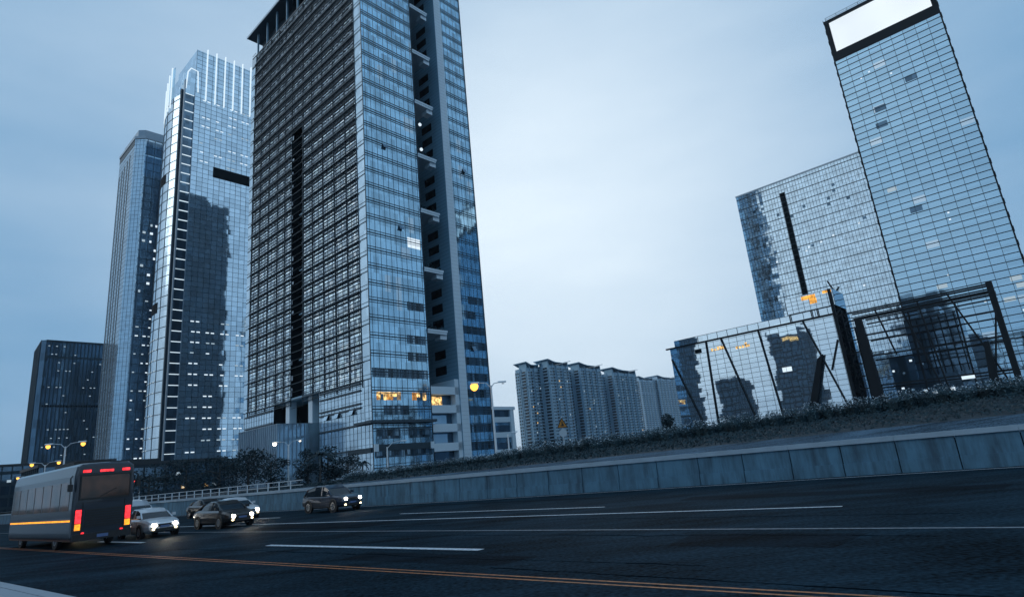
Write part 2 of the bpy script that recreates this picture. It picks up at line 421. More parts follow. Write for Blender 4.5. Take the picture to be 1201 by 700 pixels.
mb = MB()
for (a, b, n0, n1) in ((-14.5, -9.0, 9.7, 10.9), (-31, -22, 15.6, 17.6), (-6.5, -3.2, 12.4, 14.2), (-47, -41, 10.0, 11.2), (-11, -1, 22.6, 24.2), (-30, -16.5, 25.2, 26.0)):
    mb.face([rw(a, n0, .002), rw(b, n0 + .1, .002), rw(b + .2, n1, .002), rw(a - .15, n1 - .05, .002)])
o = mb.build('road_patch', M['patch']); o['kind'] = 'structure'
mb = MB()
for (a, n0, L) in ((-26, 10.3, 21), (-19, 13.6, 17), (-37, 16.3, 19), (-16, 17.2, 14), (-9, 9.6, 8)):
    x = a; n = n0; pts = [(x, n)]
    while x < a + L: x += random.uniform(.25, .7); n += random.gauss(0, .05); pts.append((x, n))
    for p, q in zip(pts, pts[1:]):
        w = random.uniform(.012, .035); mb.face([rw(p[0], p[1] - w, .003), rw(q[0], q[1] - w, .003), rw(q[0], q[1] + w, .003), rw(p[0], p[1] + w, .003)])
o = mb.build('tar_seam', M['tar']); o['kind'] = 'structure'
# service road strip, bank, plateau
mb = MB()
ss = frange(-260, 80.1, 5)
prof = []
for s in ss:
    b = bar_n(s) + 0.34; c = crest(s)
    prof.append([rw(s, b, 1.25), rw(s, b + 6.2, 1.25 + (c - 1.25) * 0.42)])
for A, B in zip(prof, prof[1:]): mb.face([A[0], B[0], B[1], A[1]], smooth=True)
o = mb.build('service_road', M['asphalt_light'], merge=True); o['kind'] = 'structure'
mb = MB(); prof = []
for s in ss:
    b = bar_n(s) + 0.34; c = crest(s); row = [rw(s, b + 6.2, 1.25 + (c - 1.25) * 0.42)]
    for t in (0.1, 0.35, 0.7, 1.0):
        n = b + 6.2 + (45 - b - 6.2) * t
        row.append(rw(s, n, 1.25 + (c - 1.25) * (0.42 + 0.58 * t ** 1.2) + random.uniform(-.04, .04)))
    row += [rw(s, 48, c), rw(s, 60, min(c, GZ))]
    prof.append(row)
for A, B in zip(prof, prof[1:]):
    for i in range(len(A) - 1): mb.face([A[i], B[i], B[i + 1], A[i + 1]], smooth=True)
o = mb.build('embankment', M['soil'], merge=True); o['kind'] = 'structure'
mb = MB()
mb.face([rw(-260, 59.9, 1.09), rw(-100, 59.9, 1.28), rw(-100, 80, GZ), rw(-260, 80, GZ)])
mb.face([rw(-100, 59.9, 1.28), rw(-60, 59.9, GZ - .01), rw(-60, 80, GZ), rw(-100, 80, GZ)])
mb.face([rw(-60, 59.9, GZ - .01), rw(80, 59.9, GZ - .01), rw(80, 80, GZ), rw(-60, 80, GZ)])
mb.face([rw(-2500, 80, GZ), rw(1800, 80, GZ), rw(1800, 3000, GZ), rw(-2500, 3000, GZ)])
o = mb.build('terrain', M['plateau']); o['kind'] = 'structure'
# hills far left
mb = MB(); ridge = []
for i in range(41):
    az = -62 + i * 0.8; r = 3200
    e = 0.050 + 0.022 * math.sin(i * 0.35 + 1.6) + 0.008 * math.sin(i * 1.3)
    e *= max(0.15, min(1, (34 - i) / 10))
    ridge.append((azr(az, r - 600, -1), azr(az, r, e * r), azr(az, r + 900, -1)))
for A, B in zip(ridge, ridge[1:]):
    mb.face([A[0], B[0], B[1], A[1]], smooth=True); mb.face([A[1], B[1], B[2], A[2]], smooth=True)
o = mb.build('hills', M['hill'], merge=True); o['kind'] = 'structure'

# concrete barrier
root = empty('concrete_barrier', rw(-60, bar_n(-60), 0), 0, 'long grey concrete barrier of jointed panels along the far road edge', 'barrier')
inv = Matrix.Translation(-root.location)
def loc(p, o=root): return Vector(p) - o.location
s = -150.0
for i in range(92):
    a, b = s, s + 2.2; s = b
    if i > 97: break
    mb = MB(); na, nb = bar_n(a), bar_n(b)
    for (n0, n1, z0, z1, g) in ((-0.02, 0.32, 0, 0.55, 0.022), (0.05, 0.30, 0.55, 1.38, 0.022)):
        q = [(a + g, na + n0), (b - g, nb + n0), (b - g, nb + n1), (a + g, na + n1)]
        mb.hexa([loc(rw(x, y, z0)) for x, y in q], [loc(rw(x, y, z1)) for x, y in q])
    if i == 0: protobar = mb
    mb.build('panel', M['concrete'], root)
mb = MB()
for a in frange(-150, 52, 4.4):
    b = a + 4.39; q = [(a, bar_n(a) - 0.03), (b, bar_n(b) - 0.03), (b, bar_n(b) + 0.36), (a, bar_n(a) + 0.36)]
    mb.hexa([loc(rw(x, y, 1.382)) for x, y in q], [loc(rw(x, y, 1.60)) for x, y in q])
mb.build('coping', M['cap'], root)
mb = MB()
for a in frange(-150, 52, 4.4):
    b = a + 4.4; q = [(a, bar_n(a) + 0.12), (b, bar_n(b) + 0.12), (b, bar_n(b) + 0.2), (a, bar_n(a) + 0.2)]
    mb.hexa([loc(rw(x, y, 0)) for x, y in q], [loc(rw(x, y, 1.3)) for x, y in q])
mb.build('joint_filler', M['dark'], root)

# ================================================================== MAIN TOWER
S0, N0 = -170.3, 72.7; SW, ND = 62.6, 35.4
def building(name, s0, n0, label, cat='tower', group=None):
    return empty(name, bw(s0, n0, GZ), -TB, label, cat, group)
def zz(z): return z - GZ
T = building('office_tower', S0, N0, 'huge slab office tower with banded sunshades and a dark sky garden slot', 'tower')
TOP = zz(146.0); TL = zz(137.6); FL = 4.0
F0 = zz(22.0)                        # top of the base storeys
left = Face((0, 0), (SW, 0)); right = Face((SW, 0), (SW, ND))
floors = [F0 + FL * i for i in range(30)]
# slot and notch positions
SL0, SL1 = 27.4, 33.4                # dark slot on the left face
U0, U1, U2 = 15.9, 24.6, 27.0        # notch / pier on the right face
Z2 = 2.6                             # notch wall steps
# --- glass bodies
mb = MB()
left.quad(mb, 2.6, SL0, F0, TL, -.1); left.quad(mb, SL1, SW - 3.2, F0, TL, -.1)
mb.build('strip_windows', M['g_strip'], T)
mb = MB()
left.quad(mb, 0, 2.6, F0, TL); left.quad(mb, SW - 3.2, SW, F0, TL)
for u, sgn in ((2.6, 1), (SW - 3.2, -1)):
    mb.face([left.pt(u, F0, 0), left.pt(u, F0, -.2), left.pt(u, TL, -.2), left.pt(u, TL, 0)])
mb.build('corner_bays', M['g_podium'], T)
mb = MB()
right.quad(mb, 0, U0, zz(GZ), TOP); right.quad(mb, U2, ND, zz(GZ), TOP - 0)
mb.face([right.pt(ND, 0), (0, ND, 0), (0, ND, TOP), right.pt(ND, TOP)])
mb.build('end_glass', M['g_main'], T)
mb = MB(); mb.face([(0, ND, 0), (0, 0, 0), (0, 0, TL), (0, ND, TL)]); mb.face([(0, ND, TL), (0, 3.2, TL), (0, 3.2, TOP), (0, ND, TOP)]); mb.build('end_cladding', M['dark_clad'], T)
# slot back
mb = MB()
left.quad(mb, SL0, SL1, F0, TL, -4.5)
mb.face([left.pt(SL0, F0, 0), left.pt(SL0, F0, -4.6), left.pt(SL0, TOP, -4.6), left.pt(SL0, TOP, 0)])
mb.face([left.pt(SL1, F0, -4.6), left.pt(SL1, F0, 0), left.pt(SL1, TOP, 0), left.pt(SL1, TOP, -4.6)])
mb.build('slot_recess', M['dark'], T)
ST = zz(97.5)
mb = MB(); left.quad(mb, SL0, SL1, ST, TL, -.1); mb.build('strip_windows', M['g_strip'], T)
# --- left face: one sunshade per floor, shaped as deep louvre pair with brackets
for i, z in enumerate(floors):
    if z > TL - 2: continue
    mb = MB()
    spans = [(2.6, SL0 - 0.15), (SL1 + 0.15, SW - 3.2)] if z < ST else [(2.6, SW - 3.2)]
    for (a, b) in spans:
        left.box(mb, a, b, z - 0.10, z + 0.12, -.1, 0.46)
        left.box(mb, a, b, z + 0.62, z + 0.67, 0.10, 0.22)
        left.box(mb, a, b, z + 0.95, z + 1.13, -.1, 0.05)
        left.box(mb, a, b, z - 1.05, z - .93, -.1, 0.10)
        left.box(mb, a, b, z + 1.96, z + 2.04, -.1, 0.10)
        left.box(mb, a, b, z + 2.76, z + 2.80, -.1, 0.08)
        left.box(mb, a, b, z - 0.62, z - 0.57, 0.10, 0.26)
    mb.build('sunshade', M['louvre'], T)
    mb = MB()
    for (a, b) in spans:
        left.box(mb, a, b, z + 1.45, z + 1.53, -0.09, -0.03)
        for u in frange(a + 0.9, b - 0.3, 1.8):
            c = u + random.choice((0, 0, 0.4))
            mb.beam(left.pt(u, z + 0.64, 0.16), left.pt(u, z + 0.1, 0.40), 0.06); mb.beam(left.pt(u + .5, z - 0.6, 0.2), left.pt(u, z - .06, .02), 0.06)
            if random.random() < 0.55: left.box(mb, c, c + 0.9, z + 1.0, z + 2.2, -.09, -.05)
            if random.random() < 0.35: left.box(mb, c, c + 1.1, z + 2.4, z + 3.1, -.09, -.05)
    mb.build('balustrade', M['railing'] if i % 1 == 0 else M['mull'], T)
mb = MB()
for u in frange(2.6, SW - 3, 2.15):
    if SL0 + 0.3 < u < SL1 - 0.3: left.box(mb, u - .07, u + .07, ST, TL, -.1, 0.0); continue
    left.box(mb, u - .05, u + .05, F0, TL, -.1, -0.04)
for u in (2.6, 7.8, 13.3, 18.8, 23.2, SL0 - .05, SL1 + .05, 38.2, 43.6, 49, 54.4, SW - 3.2):
    left.box(mb, u - .05, u + .05, F0 - 1.5, TL, -0.1, 0.16)
for z in floors:
    left.box(mb, 0, 2.5, z - .1, z + .1, -.05, .08); left.box(mb, SW - 3.2, SW, z - .1, z + .1, -.05, .08)
    left.box(mb, 0, 2.5, z + .9, z + 1.0, -.05, .06); left.box(mb, SW - 3.2, SW, z + .9, z + 1.0, -.05, .06)
    if z < ST:
        left.box(mb, SL0, SL1, z + 0.0, z + 0.12, -.2, .05); left.box(mb, SL0, SL1, z - 2, z - 1.94, -.2, .0)
mb.build('mullions', M['mull'], T)
# pale stuff standing in the slot
mb = MB()
for z in (zz(72), zz(56), zz(44), zz(32)):
    left.box(mb, SL0 + 1.2, SL1 - .4, z, z + .35, -4.4, -1.5); mb.tube([left.pt(SL0 + 2.4, z + .3, -2), left.pt(SL0 + 2.6, z + 1.9, -2)], .35, 6); mb.tube([left.pt(SL0 + 4.2, z + .3, -2), left.pt(SL0 + 4.0, z + 2.3, -2)], .4, 6)
mb.build('slot_terrace', M['stone_dim'], T)
# --- right face mullions: triple rail at each floor, verticals every 1.6 m
mb = MB()
allz = [zz(3.4) + FL * i for i in range(40)]
allz = [z for z in [F0 + 1.5 + FL * i for i in range(-5, 31)] if zz(3) < z < TOP]
for (a, b) in ((0, U0), (U2, ND)):
    right.bars(mb, frange(a + 0.8, b, 1.45), [], zz(GZ), TOP, w=.07, out=.05)
    for z in allz:
        for dz, w in ((0, .24), (0.62, .12), (-0.55, .12)):
            right.box(mb, a, b, z + dz - w / 2, z + dz + w / 2, -.05, .09)
    for u in (a, b): right.box(mb, u - .06, u + .06, zz(GZ), TOP, -.1, .12)
mb.build('mullions', M['mull'], T)
# opened vents
for u, z in ((5.2, zz(78.5)), (31.5, zz(80)), (9, zz(58)), (30, zz(30))):
    mb = MB(); a = right.pt(u, z + 1.2, .08); b = right.pt(u + 1.3, z + 1.2, .08); c = right.pt(u + 1.3, z, .65); d = right.pt(u, z, .65)
    mb.hexa([d, c, right.pt(u + 1.3, z, .60), right.pt(u, z, .60)], [a, b, right.pt(u + 1.3, z + 1.2, .05), right.pt(u, z + 1.2, .05)])
    mb.build('vent_window', M['g_dark'], T)
# darker panes low on the right face
for (a, b, z) in ((1, 7, 9), (9.2, 15, 9), (10, 15.4, 26), (10, 15.4, 30), (27.3, 35.2, 26), (27.3, 35.2, 30), (27.3, 35.2, 34), (28.4, 32, 38), (30, 35, 42), (27.3, 35.2, 22), (27.3, 35.2, 18), (27.3, 35.2, 13.8), (27.3, 35.2, 9.6), (27.3, 35.2, 5.4), (.4, 15.6, 5.2), (.4, 9, 22), (3, 9.6, 14), (7, 15.4, 22), (10.5, 15.2, 38)):
    mb = MB(); right.quad(mb, a, b, zz(z + .35), zz(z + 2.3), .022); mb.build('clear_window', M['g_clear'], T)
    mb = MB(); right.bars(mb, frange(a, b + .01, .72), [zz(z + .35), zz(z + 2.3)], zz(z + .35), zz(z + 2.3), u0=a, u1=b, w=.07, out=.06); mb.build('window_bars', M['mull'], T)
for (a, b, z) in ((1.2, 7.6, 17.75), (10.6, 14.6, 17.75)):
    mb = MB(); z0, z1 = zz(z - .3), zz(z + 1.45); u = a
    while u < b - .05:
        w = min(b - u, random.choice((.5, .75, 1.0))); sp = z0 + (z1 - z0) * random.uniform(.35, .8); k = random.randint(0, 3)
        right.quad(mb, u, u + w - .04, z0, sp, .03, k); right.quad(mb, u, u + w - .04, sp, z1, .03, random.choice((0, 1, 1, k)))
        u += w
    mb.build('lit_window', [M['warm_dim'], M['warm_lit'], M['orange_dim'], M['g_dark']], T)
for (a, b, z) in ((11.4, 15.2, 54), (9.3, 12, 51)):
    mb = MB(); right.quad(mb, a, b, zz(z), zz(z + 2.6), .03); mb.build('lit_window', M['white_lit'] if a > 10 else M['g_podium'], T)
# --- notch
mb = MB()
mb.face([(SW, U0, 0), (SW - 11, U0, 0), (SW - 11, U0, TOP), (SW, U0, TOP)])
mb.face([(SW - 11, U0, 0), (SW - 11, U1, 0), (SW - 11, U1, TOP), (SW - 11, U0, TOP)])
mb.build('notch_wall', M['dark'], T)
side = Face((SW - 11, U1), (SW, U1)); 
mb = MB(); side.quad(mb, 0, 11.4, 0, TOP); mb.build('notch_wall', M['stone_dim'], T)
mb = MB(); side.bars(mb, [], frange(zz(4), TOP, 1.0), 0, 1, u0=0.1, u1=11.2, w=.05, out=.02); mb.build('panel_joints', M['mull'], T)
mb = MB(); right.box(mb, U1 + 0.003, U2, 0, TOP + 1.5, -2, 0.55); mb.build('pier', M['stone'], T)
mb = MB()
pf = Face((SW + .55, U1), (SW + .55, U2))
pf.bars(mb, [], frange(zz(3), TOP, 1.0), 0, 1, u0=.05, u1=U2 - U1 - .05, w=.04, out=.012)
mb.build('panel_joints', M['mull_light'], T)
for z in (34.2, 49.6, 65.1, 80.5, 96.3, 111.9, 123.7 + 3, 139):
    z = zz(z)
    g = MB()
    p = [(SW - 10.9, U0 + .02), (SW + .3, U0 + .02), (SW + .3, U0 + 5.9), (SW - 10.9, U0 + 5.9)]
    g.hexa([(a, b, z - .9) for a, b in p], [(a, b, z - .05) for a, b in p]); 
    fl = g.build('sky_garden', M['stone'], T)
    g = MB(); p = [(SW + .1, U0 + .02), (SW + .42, U0 + .02), (SW + .42, U0 + 6.1), (SW + .1, U0 + 6.1)]
    g.hexa([(a, b, z - .35) for a, b in p], [(a, b, z + .12) for a, b in p]); g.box(SW - 2.3, SW - .2, U0 + 4.2, U0 + 6.2, z - 2.0, z - .92)
    g.build('edge_beam', M['stone'], fl)
    g = MB()
    for k in range(140):
        c = Vector((SW - random.uniform(.2, 2.5), U0 + random.uniform(.5, 6), z + abs(random.gauss(0, .7)))); a = Vector((random.gauss(0, 1), random.gauss(0, 1), random.gauss(0, 1))).normalized() * .3; b2 = a.orthogonal().normalized() * .2
        g.face([c - a, c + b2, c + a, c - b2])
    g.build('planting', M['leaf_dark'], fl)
# openings in the notch wall and lamps
for z in [zz(24) + 4 * i for i in range(29)]:
    if (z // 4) % 4 == 3: continue
    mb = MB(); side.box(mb, 3.0, 7.2, z + .5, z + 2.7, -.3, .02); mb.build('notch_opening', M['dark'], T)
for z in (84.5, 92): 
    mb = MB(); mb.disc((SW - 3, U0 + 4, zz(z)), (1, 0, 0), 0, .45, .3, 10); mb.build('garden_lamp', M['white_lit'], T)
# balcony storeys closing the bottom of the notch
mb = MB()
for z in (6, 10.3, 14.6, 18.9):
    right.box(mb, U0 + .05, U1 - .05, zz(z), zz(z + 1.8), -10.9, .2)
mb.box(SW - 10.9, SW + .2, U1 - 1.3, U1 - .05, 0, zz(22.6))
mb.build('balcony_front', M['stone'], T)
mb = MB(); right.quad(mb, U0 + .05, U1 - 1.3, 0, zz(21), -1.6); mb.build('balcony_glass', M['g_dark'], T)
mb = MB(); right.quad(mb, U0 + 1.5, U0 + 4.6, zz(16.5), zz(18.6), -1.55); mb.build('lit_window', M['warm_lit'], T)
for z in (7.9, 12.2):
    mb = MB(); right.quad(mb, U0 + .8, U0 + 5.6, zz(z), zz(z + 2), -1.5); mb.build('curtained_window', M['g_podium'], T)
# --- base storeys on the left face
mb = MB()
E0, E1 = 18.2, 41.2
left.quad(mb, 0, E0, 0, F0); mb.build('base_panels', M['g_podium'], T)
mb = MB(); left.quad(mb, E1, SW, 0, F0); mb.build('base_panels', M['g_podium'], T)
mb = MB()
for (a, b) in ((0, E0), (E1, SW)):
    left.bars(mb, frange(a + .75, b, 1.5), frange(zz(3), F0, 1.35), 0, F0, u0=a, u1=b, w=.06, out=.05)
mb.build('mullions', M['mull'], T)
for (a, b, z) in ((1.5, E0 - .5, 20.5), (1.5, E0 - .5, 17.3), (E1 + .3, SW - 4, 19.8), (E1 + .3, SW - 4, 21.3), (E1 + .3, SW - 4, 17.0), (E1 + .3, SW - 4, 16.1), (E1 + .3, SW - 4, 7.4), (E1 + .3, SW - 4, 12.5)):
    mb = MB(); left.box(mb, a, b, zz(z), zz(z + .35), -.05, .35); mb.build('ventilation_slot', M['louvre'], T)
for u in (2.2, 5.2, 8.2, 11.2, 44, 48.5, 54.5):
    mb = MB(); z = zz(14.4) if u < 20 else zz(15.2)
    mb.hexa([left.pt(u, z, .75), left.pt(u + 1.5, z, .75), left.pt(u + 1.5, z, .68), left.pt(u, z, .68)], [left.pt(u, z + 1.5, .1), left.pt(u + 1.5, z + 1.5, .1), left.pt(u + 1.5, z + 1.5, .04), left.pt(u, z + 1.5, .04)])
    mb.build('vent_window', M['g_podium'], T)
    mb = MB(); left.box(mb, u, u + 1.5, z, z + 1.5, -.02, .03); mb.build('vent_opening', M['dark'], T)
# entrance hall recess, columns, ribbed box in front
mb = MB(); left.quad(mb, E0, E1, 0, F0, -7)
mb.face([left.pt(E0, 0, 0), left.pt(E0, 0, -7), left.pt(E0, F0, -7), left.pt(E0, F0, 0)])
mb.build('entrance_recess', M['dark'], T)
mb = MB(); mb.face([left.pt(E1, 0, -7), left.pt(E1, 0, 0), left.pt(E1, F0, 0), left.pt(E1, F0, -7)]); left.quad(mb, E0 + 6, E0 + 13.5, zz(14), F0, -6.9)
left.box(mb, E0, E1, F0 - .1, F0 + .6, -7, -.1)
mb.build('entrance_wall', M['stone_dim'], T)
for u in (E0 + 6.0, E0 + 17.3):
    mb = MB(); left.box(mb, u, u + 1.9, zz(12), F0 - .1, -2.2, -.3); mb.build('column', M['stone'], T)
mb = MB(); left.box(mb, E0 - .8, E1 - 3.2, 0, zz(15.4), -2, 8.5); mb.build('entrance_box', M['g_podium'], T)
bf = Face(left.pt(E0 - .8, 0, 8.5)[:2], left.pt(E1 - 3.2, 0, 8.5)[:2]); mb = MB()
bf.bars(mb, frange(.5, bf.w, 1.0), [zz(15.3)], 0, zz(15.4), w=.1, out=.2)
bf2 = Face(bf.pt(bf.w, 0)[:2], left.pt(E1 - 3.2, 0, 0)[:2]); bf2.bars(mb, frange(.5, 8, 1.0), [zz(15.3)], 0, zz(15.4), w=.1, out=.2)
mb.build('box_ribs', M['mull_light'], T)
# canopy round the corner
mb = MB(); left.box(mb, SW - 4.5, SW + .003, zz(12.55), zz(13.05), -.1, 1.6); right.box(mb, -1.6, U0, zz(12.5), zz(13.1), -.1, 1.8)
mb.build('canopy', M['louvre'], T)
mb = MB(); right.box(mb, .5, U0 - .4, zz(6.9), zz(8.2), -.05, .35); left.box(mb, SW - 9, SW - .3, zz(6.7), zz(7.7), -.05, .35); mb.build('fascia', M['mull'], T)
for u in (.05, U0 - 1.1):
    mb = MB(); right.box(mb, u, u + 1.0, zz(6.8), zz(8.3), .1, .5); mb.build('wall_sign', M['stone'], T)
# roof: projecting canopy with ribs over the left face, top frames
rf = MB(); b = [(-1.3, -1.4), (SW + .6, -1.4), (SW + .6, 6), (-1.3, 6)]
rf.hexa([(x, y, TOP + .02) for x, y in b], [(x, y, TOP + .5) for x, y in b]); rf.build('roof_canopy', M['soffit'], T)
rf = MB(); rf.box(-1.4, SW + .7, -1.6, -1.41, TOP - .1, TOP + .7); rf.build('canopy_edge', M['stone'], T)
for u in frange(3.4, SW - 3, 6.6):
    rf = MB(); left.box(rf, u - .22, u + .22, TL + .02, TOP, -.5, -.02); rf.build('roof_column', M['stone_dim'], T)
rf = MB(); left.quad(rf, .02, SW - .02, TL, TOP, -3.2); rf.face([left.pt(0, TL, 0), left.pt(SW, TL, 0), left.pt(SW, TL, -3.2), left.pt(0, TL, -3.2)]); rf.build('open_storey', M['soffit'], T)
rf = MB(); left.box(rf, .02, SW - .02, TL, TL + .5, -.45, .05); rf.build('parapet', M['louvre'], T)
rf = MB(); rf.face([(0, 3, TOP), (SW, 3, TOP), (SW, ND, TOP), (0, ND, TOP)]); rf.build('roof', M['roof'], T)
rf = MB(); left.box(rf, .2, 3.0, TL - 3.4, TL - .4, .02, .2); rf.build('roof_screen', M['stone'], T)
rf = MB(); prism(rf, [(0, ND + .02), (20, ND + .02), (20, ND + 9), (0, ND + 9)], 0, TOP - 3); rf.build('added_rear_wing', M['dark_clad'], T)  # unseen wing, added to widen the dark reflection in tower B
rf = MB(); right.box(rf, U2 + 2, ND - 1, TOP - 4.5, TOP - .4, -1, .1); rf.build('roof_opening', M['dark'], T)
# annex
an = MB(); prism(an, [(SW - 20, ND + .01), (SW - .5, ND + .01), (SW - .5, ND + 7.8), (SW - 20, ND + 7.8)], 0, zz(15.6)); an.build('annex', M['g_main'], T)
af = Face((SW - .5, ND), (SW - .5, ND + 7.8)); an = MB()
for z in (4.2, 8.4, 12.2): af.box(an, 0, 7.2, zz(z), zz(z + 1.3), -.1, .3)
af.box(an, -.2, 8.4, zz(15.3), zz(16.1), -8, .6); af.box(an, 6.6, 7.9, 0, zz(15.3), -.5, .5)
an.build('annex_bands', M['stone'], T)
for z in (5.6, 9.8, 13.6):
    an = MB(); af.quad(an, .2, 6.5, zz(z), zz(z + 1.6), .03); an.build('annex_window', M['g_dark'], T)

# ================================================================== TOWER B (lit, curved)
SB, NB = -234.2, 72.0
B = building('office_tower', SB, NB, 'tall glass tower with a crown of white light fins and a curved left face', 'tower')
ZB = zz(164.0); ZC = zz(182.5)
fr = Face((0, 0), (0, 42))
arc = [(-33.0, 16.0), (-30.5, 9.0)]
for i in range(12):
    t = i / 11; arc.append((-27.5 + 25.5 * t, 4.2 * (1 - t) ** 2.2 - 2.4 * math.sin(math.pi * t)))
mb = MB(); u = 0
for p, q in zip(arc, arc[1:]):
    f = Face(p, q)
    mb.face([f.pt(0, 0), f.pt(f.w, 0), f.pt(f.w, ZB - 4), f.pt(0, ZB - 4)], uv=[(u, 0), (u + f.w, 0), (u + f.w, ZB), (u, ZB)]); u += f.w
mb.build('curved_face', M['g_bl'], B)
mb = MB()
for z in frange(4, ZB - 4, 4.0):
    for p, q in zip(arc, arc[1:]):
        Face(p, q).box(mb, 0, (Vector(q) - Vector(p)).length, z, z + .22, -.05, .1)
for p in arc[1::2]: mb.box(p[0] - .06, p[0] + .06, p[1] - .14, p[1] + .05, 0, ZB - 4)
mb.build('mullions', M['mull'], B)
mb = MB()
fr.quad(mb, 4.6, 42, 0, ZC); mb.face([(0, 42, 0), (-33, 42, 0), (-33, 42, ZB), (0, 42, ZB)]); mb.face([(-33, 42, 0), (-33, 16, 0), (-33, 16, ZB), (-33, 42, ZB)])
mb.face([(-33, 16, ZB - 4), (-2, 0, ZB - 4), (0, 42, ZB - 4), (-33, 42, ZB - 4)])
# crown block
prism(mb, [(-22, 4.6), (-.01, 4.6), (-.01, 42), (-22, 42)], ZB - 4, ZC)
mb.build('front_glass', M['g_b'], B)
mb = MB(); fr.bars(mb, frange(4.6, 42, 2.2), frange(4, ZC, 2.0), 0, ZC, u0=4.6, w=.1, out=.06, wz=.09); mb.build('mullions', M['mull'], B)
# corner strip of lit floors: recess + frame
mb = MB(); fr.quad(mb, 0.7, 4.6, 0, ZB + 1, -.4); mb.face([(-2, -.01, 0), (-.4, .7, 0), (-.4, .7, ZB), (-2, -.01, ZB)]); mb.build('corner_glass', M['g_dark'], B)
mb = MB(); fr.box(mb, .4, .8, 0, ZB + 2, -.6, .5); fr.box(mb, 4.4, 4.62, 0, ZB + 2, -.4, .12); mb.build('corner_frame', M['mull_light'], B)
mb = MB(); mb.box(-2.3, -1.2, -.30, .3, 0, ZB - 2); mb.build('corner_groove', M['mull'], B)
for i, z in enumerate(frange(10, ZB, 4.0)):
    mb = MB(); fr.box(mb, .85, 4.35, z, z + .2, -.38, -.05); mb.build('light_strip', M['white_tube'] if (z > 100 or z < 70 or i % 3) else M['dim_lit'], B)
# dark plant-floor slots
for (a, b, z, h) in ((13, 42, 125.5, 4.6), (36.5, 42, 70, 3.6), (30, 42, 73.4, .1)):
    mb = MB(); fr.box(mb, a, b, zz(z), zz(z + h), -.5, .13); mb.build('plant_floor', M['dark'], B)
for z0 in (122, 68.5):
    mb = MB(); cnt = 0
    for p, q in list(zip(arc, arc[1:]))[6:10]:
        f = Face(p, q); f.box(mb, 0, f.w, zz(z0), zz(z0 + 4), -.3, .16)
    mb.build('plant_floor', M['dark'], B)
# lit pairs
cand = []
for u in (7.5, 13.0, 18.5, 24.0, 29.5, 35.0):
    for z in frange(zz(131), zz(162), 4.0): cand.append((u, z))
    for z in frange(zz(16), zz(66), 4.0): cand.append((u, z))
random.shuffle(cand)
for (u, z) in cand[:84]:
    mb = MB(); d = random.uniform(-.3, .3)
    fr.quad(mb, u + d, u + d + 1.2, z, z + .42, .10)
    if random.random() < .85: fr.quad(mb, u + d + 1.9, u + d + 3.1, z, z + .42, .10)
    mb.build('lit_window', M['white_lit'] if random.random() < .7 else M['dim_lit'], B)
for k in range(12):
    z = zz(14 + k * 4.0)
    mb = MB()
    for p, q in list(zip(arc, arc[1:]))[5:11]:
        f = Face(p, q)
        if random.random() < .8: f.quad(mb, .4, f.w - .9, z, z + .35, .12)
    mb.build('lit_window', M['dim_lit'], B)
# crown fins
for i, u in enumerate(frange(8.5, 42, 3.7)):
    mb = MB(); fr.box(mb, u, u + .34, ZB - 5, ZC + 1.6, 0.05, .7); mb.build('crown_fin', M['white_tube'], B)
for i in range(8):
    p = arc[3 + i]
    mb = MB(); z0 = ZB - 12 + i * .6; z1 = ZB - 6 + i * 2.5
    mb.box(p[0] - .12, p[0] + .12, p[1] - .45, p[1] + .1, z0, z1); mb.build('crown_fin', M['white_tube'], B)
    mb = MB(); mb.face([(p[0], p[1], ZB - 6), (arc[4 + i][0], arc[4 + i][1], ZB - 6), (arc[4 + i][0], arc[4 + i][1], z1 - .6), (p[0], p[1], z1 - .6)]); mb.build('crown_panel', M['g_main'], B)
mb = MB(); mb.tube([(.25, .9, ZB - 2), (.3, 1.4, ZB + 6), (.3, 2.5, ZB + 8.2), (.3, 5.2, ZB + 7.8), (.3, 5.6, ZB - 2)], .24, 6); mb.build('crown_arch', M['white_tube'], B)
mb = MB(); prism(mb, [(-20, .6), (-.02, .6), (-.02, 4.59), (-20, 4.59)], ZB - 4, ZB + 6.5); mb.build('crown_corner', M['g_b'], B)
# low hall at its foot
mb = MB(); prism(mb, [(-30, -12), (16, -12), (16, 40), (-30, 40)], 0, zz(12.5)); hall = mb.build('foot_hall', M['g_podium'], B)
mb = MB(); Face((-30, -12), (16, -12)).bars(mb, frange(.6, 46, 1.4), [zz(12.3), zz(7)], 0, zz(12.5), w=.2, out=.3); Face((16, -12), (16, 40)).bars(mb, frange(.6, 52, 1.4), [zz(12.3), zz(7)], 0, zz(12.5), w=.2, out=.3); mb.build('ribs', M['mull'], hall)

# ================================================================== TOWER A
SA, NA = -290.6, 71.1
A = building('office_tower', SA, NA, 'slim pale tower with chamfered corner and dark grooves, half hidden behind the curved tower', 'tower')
ZA = zz(171)
ftA = [(-27.6, 0), (-3.5, 0), (0, 3.5), (0, 36), (-27.6, 36)]
mb = MB(); prism(mb, ftA, 0, ZA - 5); mb.build('glass_shaft', M['g_a'], A)
f = Face(ftA[0], ftA[1]); mb = MB()
for u in (1.2, 5.2, 9.2, 13.2, 17.2): f.box(mb, u, u + 1.3, 0, ZA - 16 + u * .3, -.1, .06)
f.box(mb, 0, f.w, ZA - 8, ZA - 5.2, -.1, .06); mb.build('dark_groove', M['mull'], A)
mb = MB()
for q in (f, Face(ftA[1], ftA[2])): q.bars(mb, frange(.8, q.w, 1.6), frange(3, ZA - 6, 2.0), 0, ZA - 5, w=.08, out=.05)
mb.build('mullions', M['mull'], A)
f2 = Face(ftA[2], ftA[3]); mb = MB(); f2.quad(mb, .4, 32, 0, ZA - 14, .05); f2.quad(mb, .4, 32, ZA - 13, ZA - 6, .05); mb.build('dark_face', M['g_dark'], A)
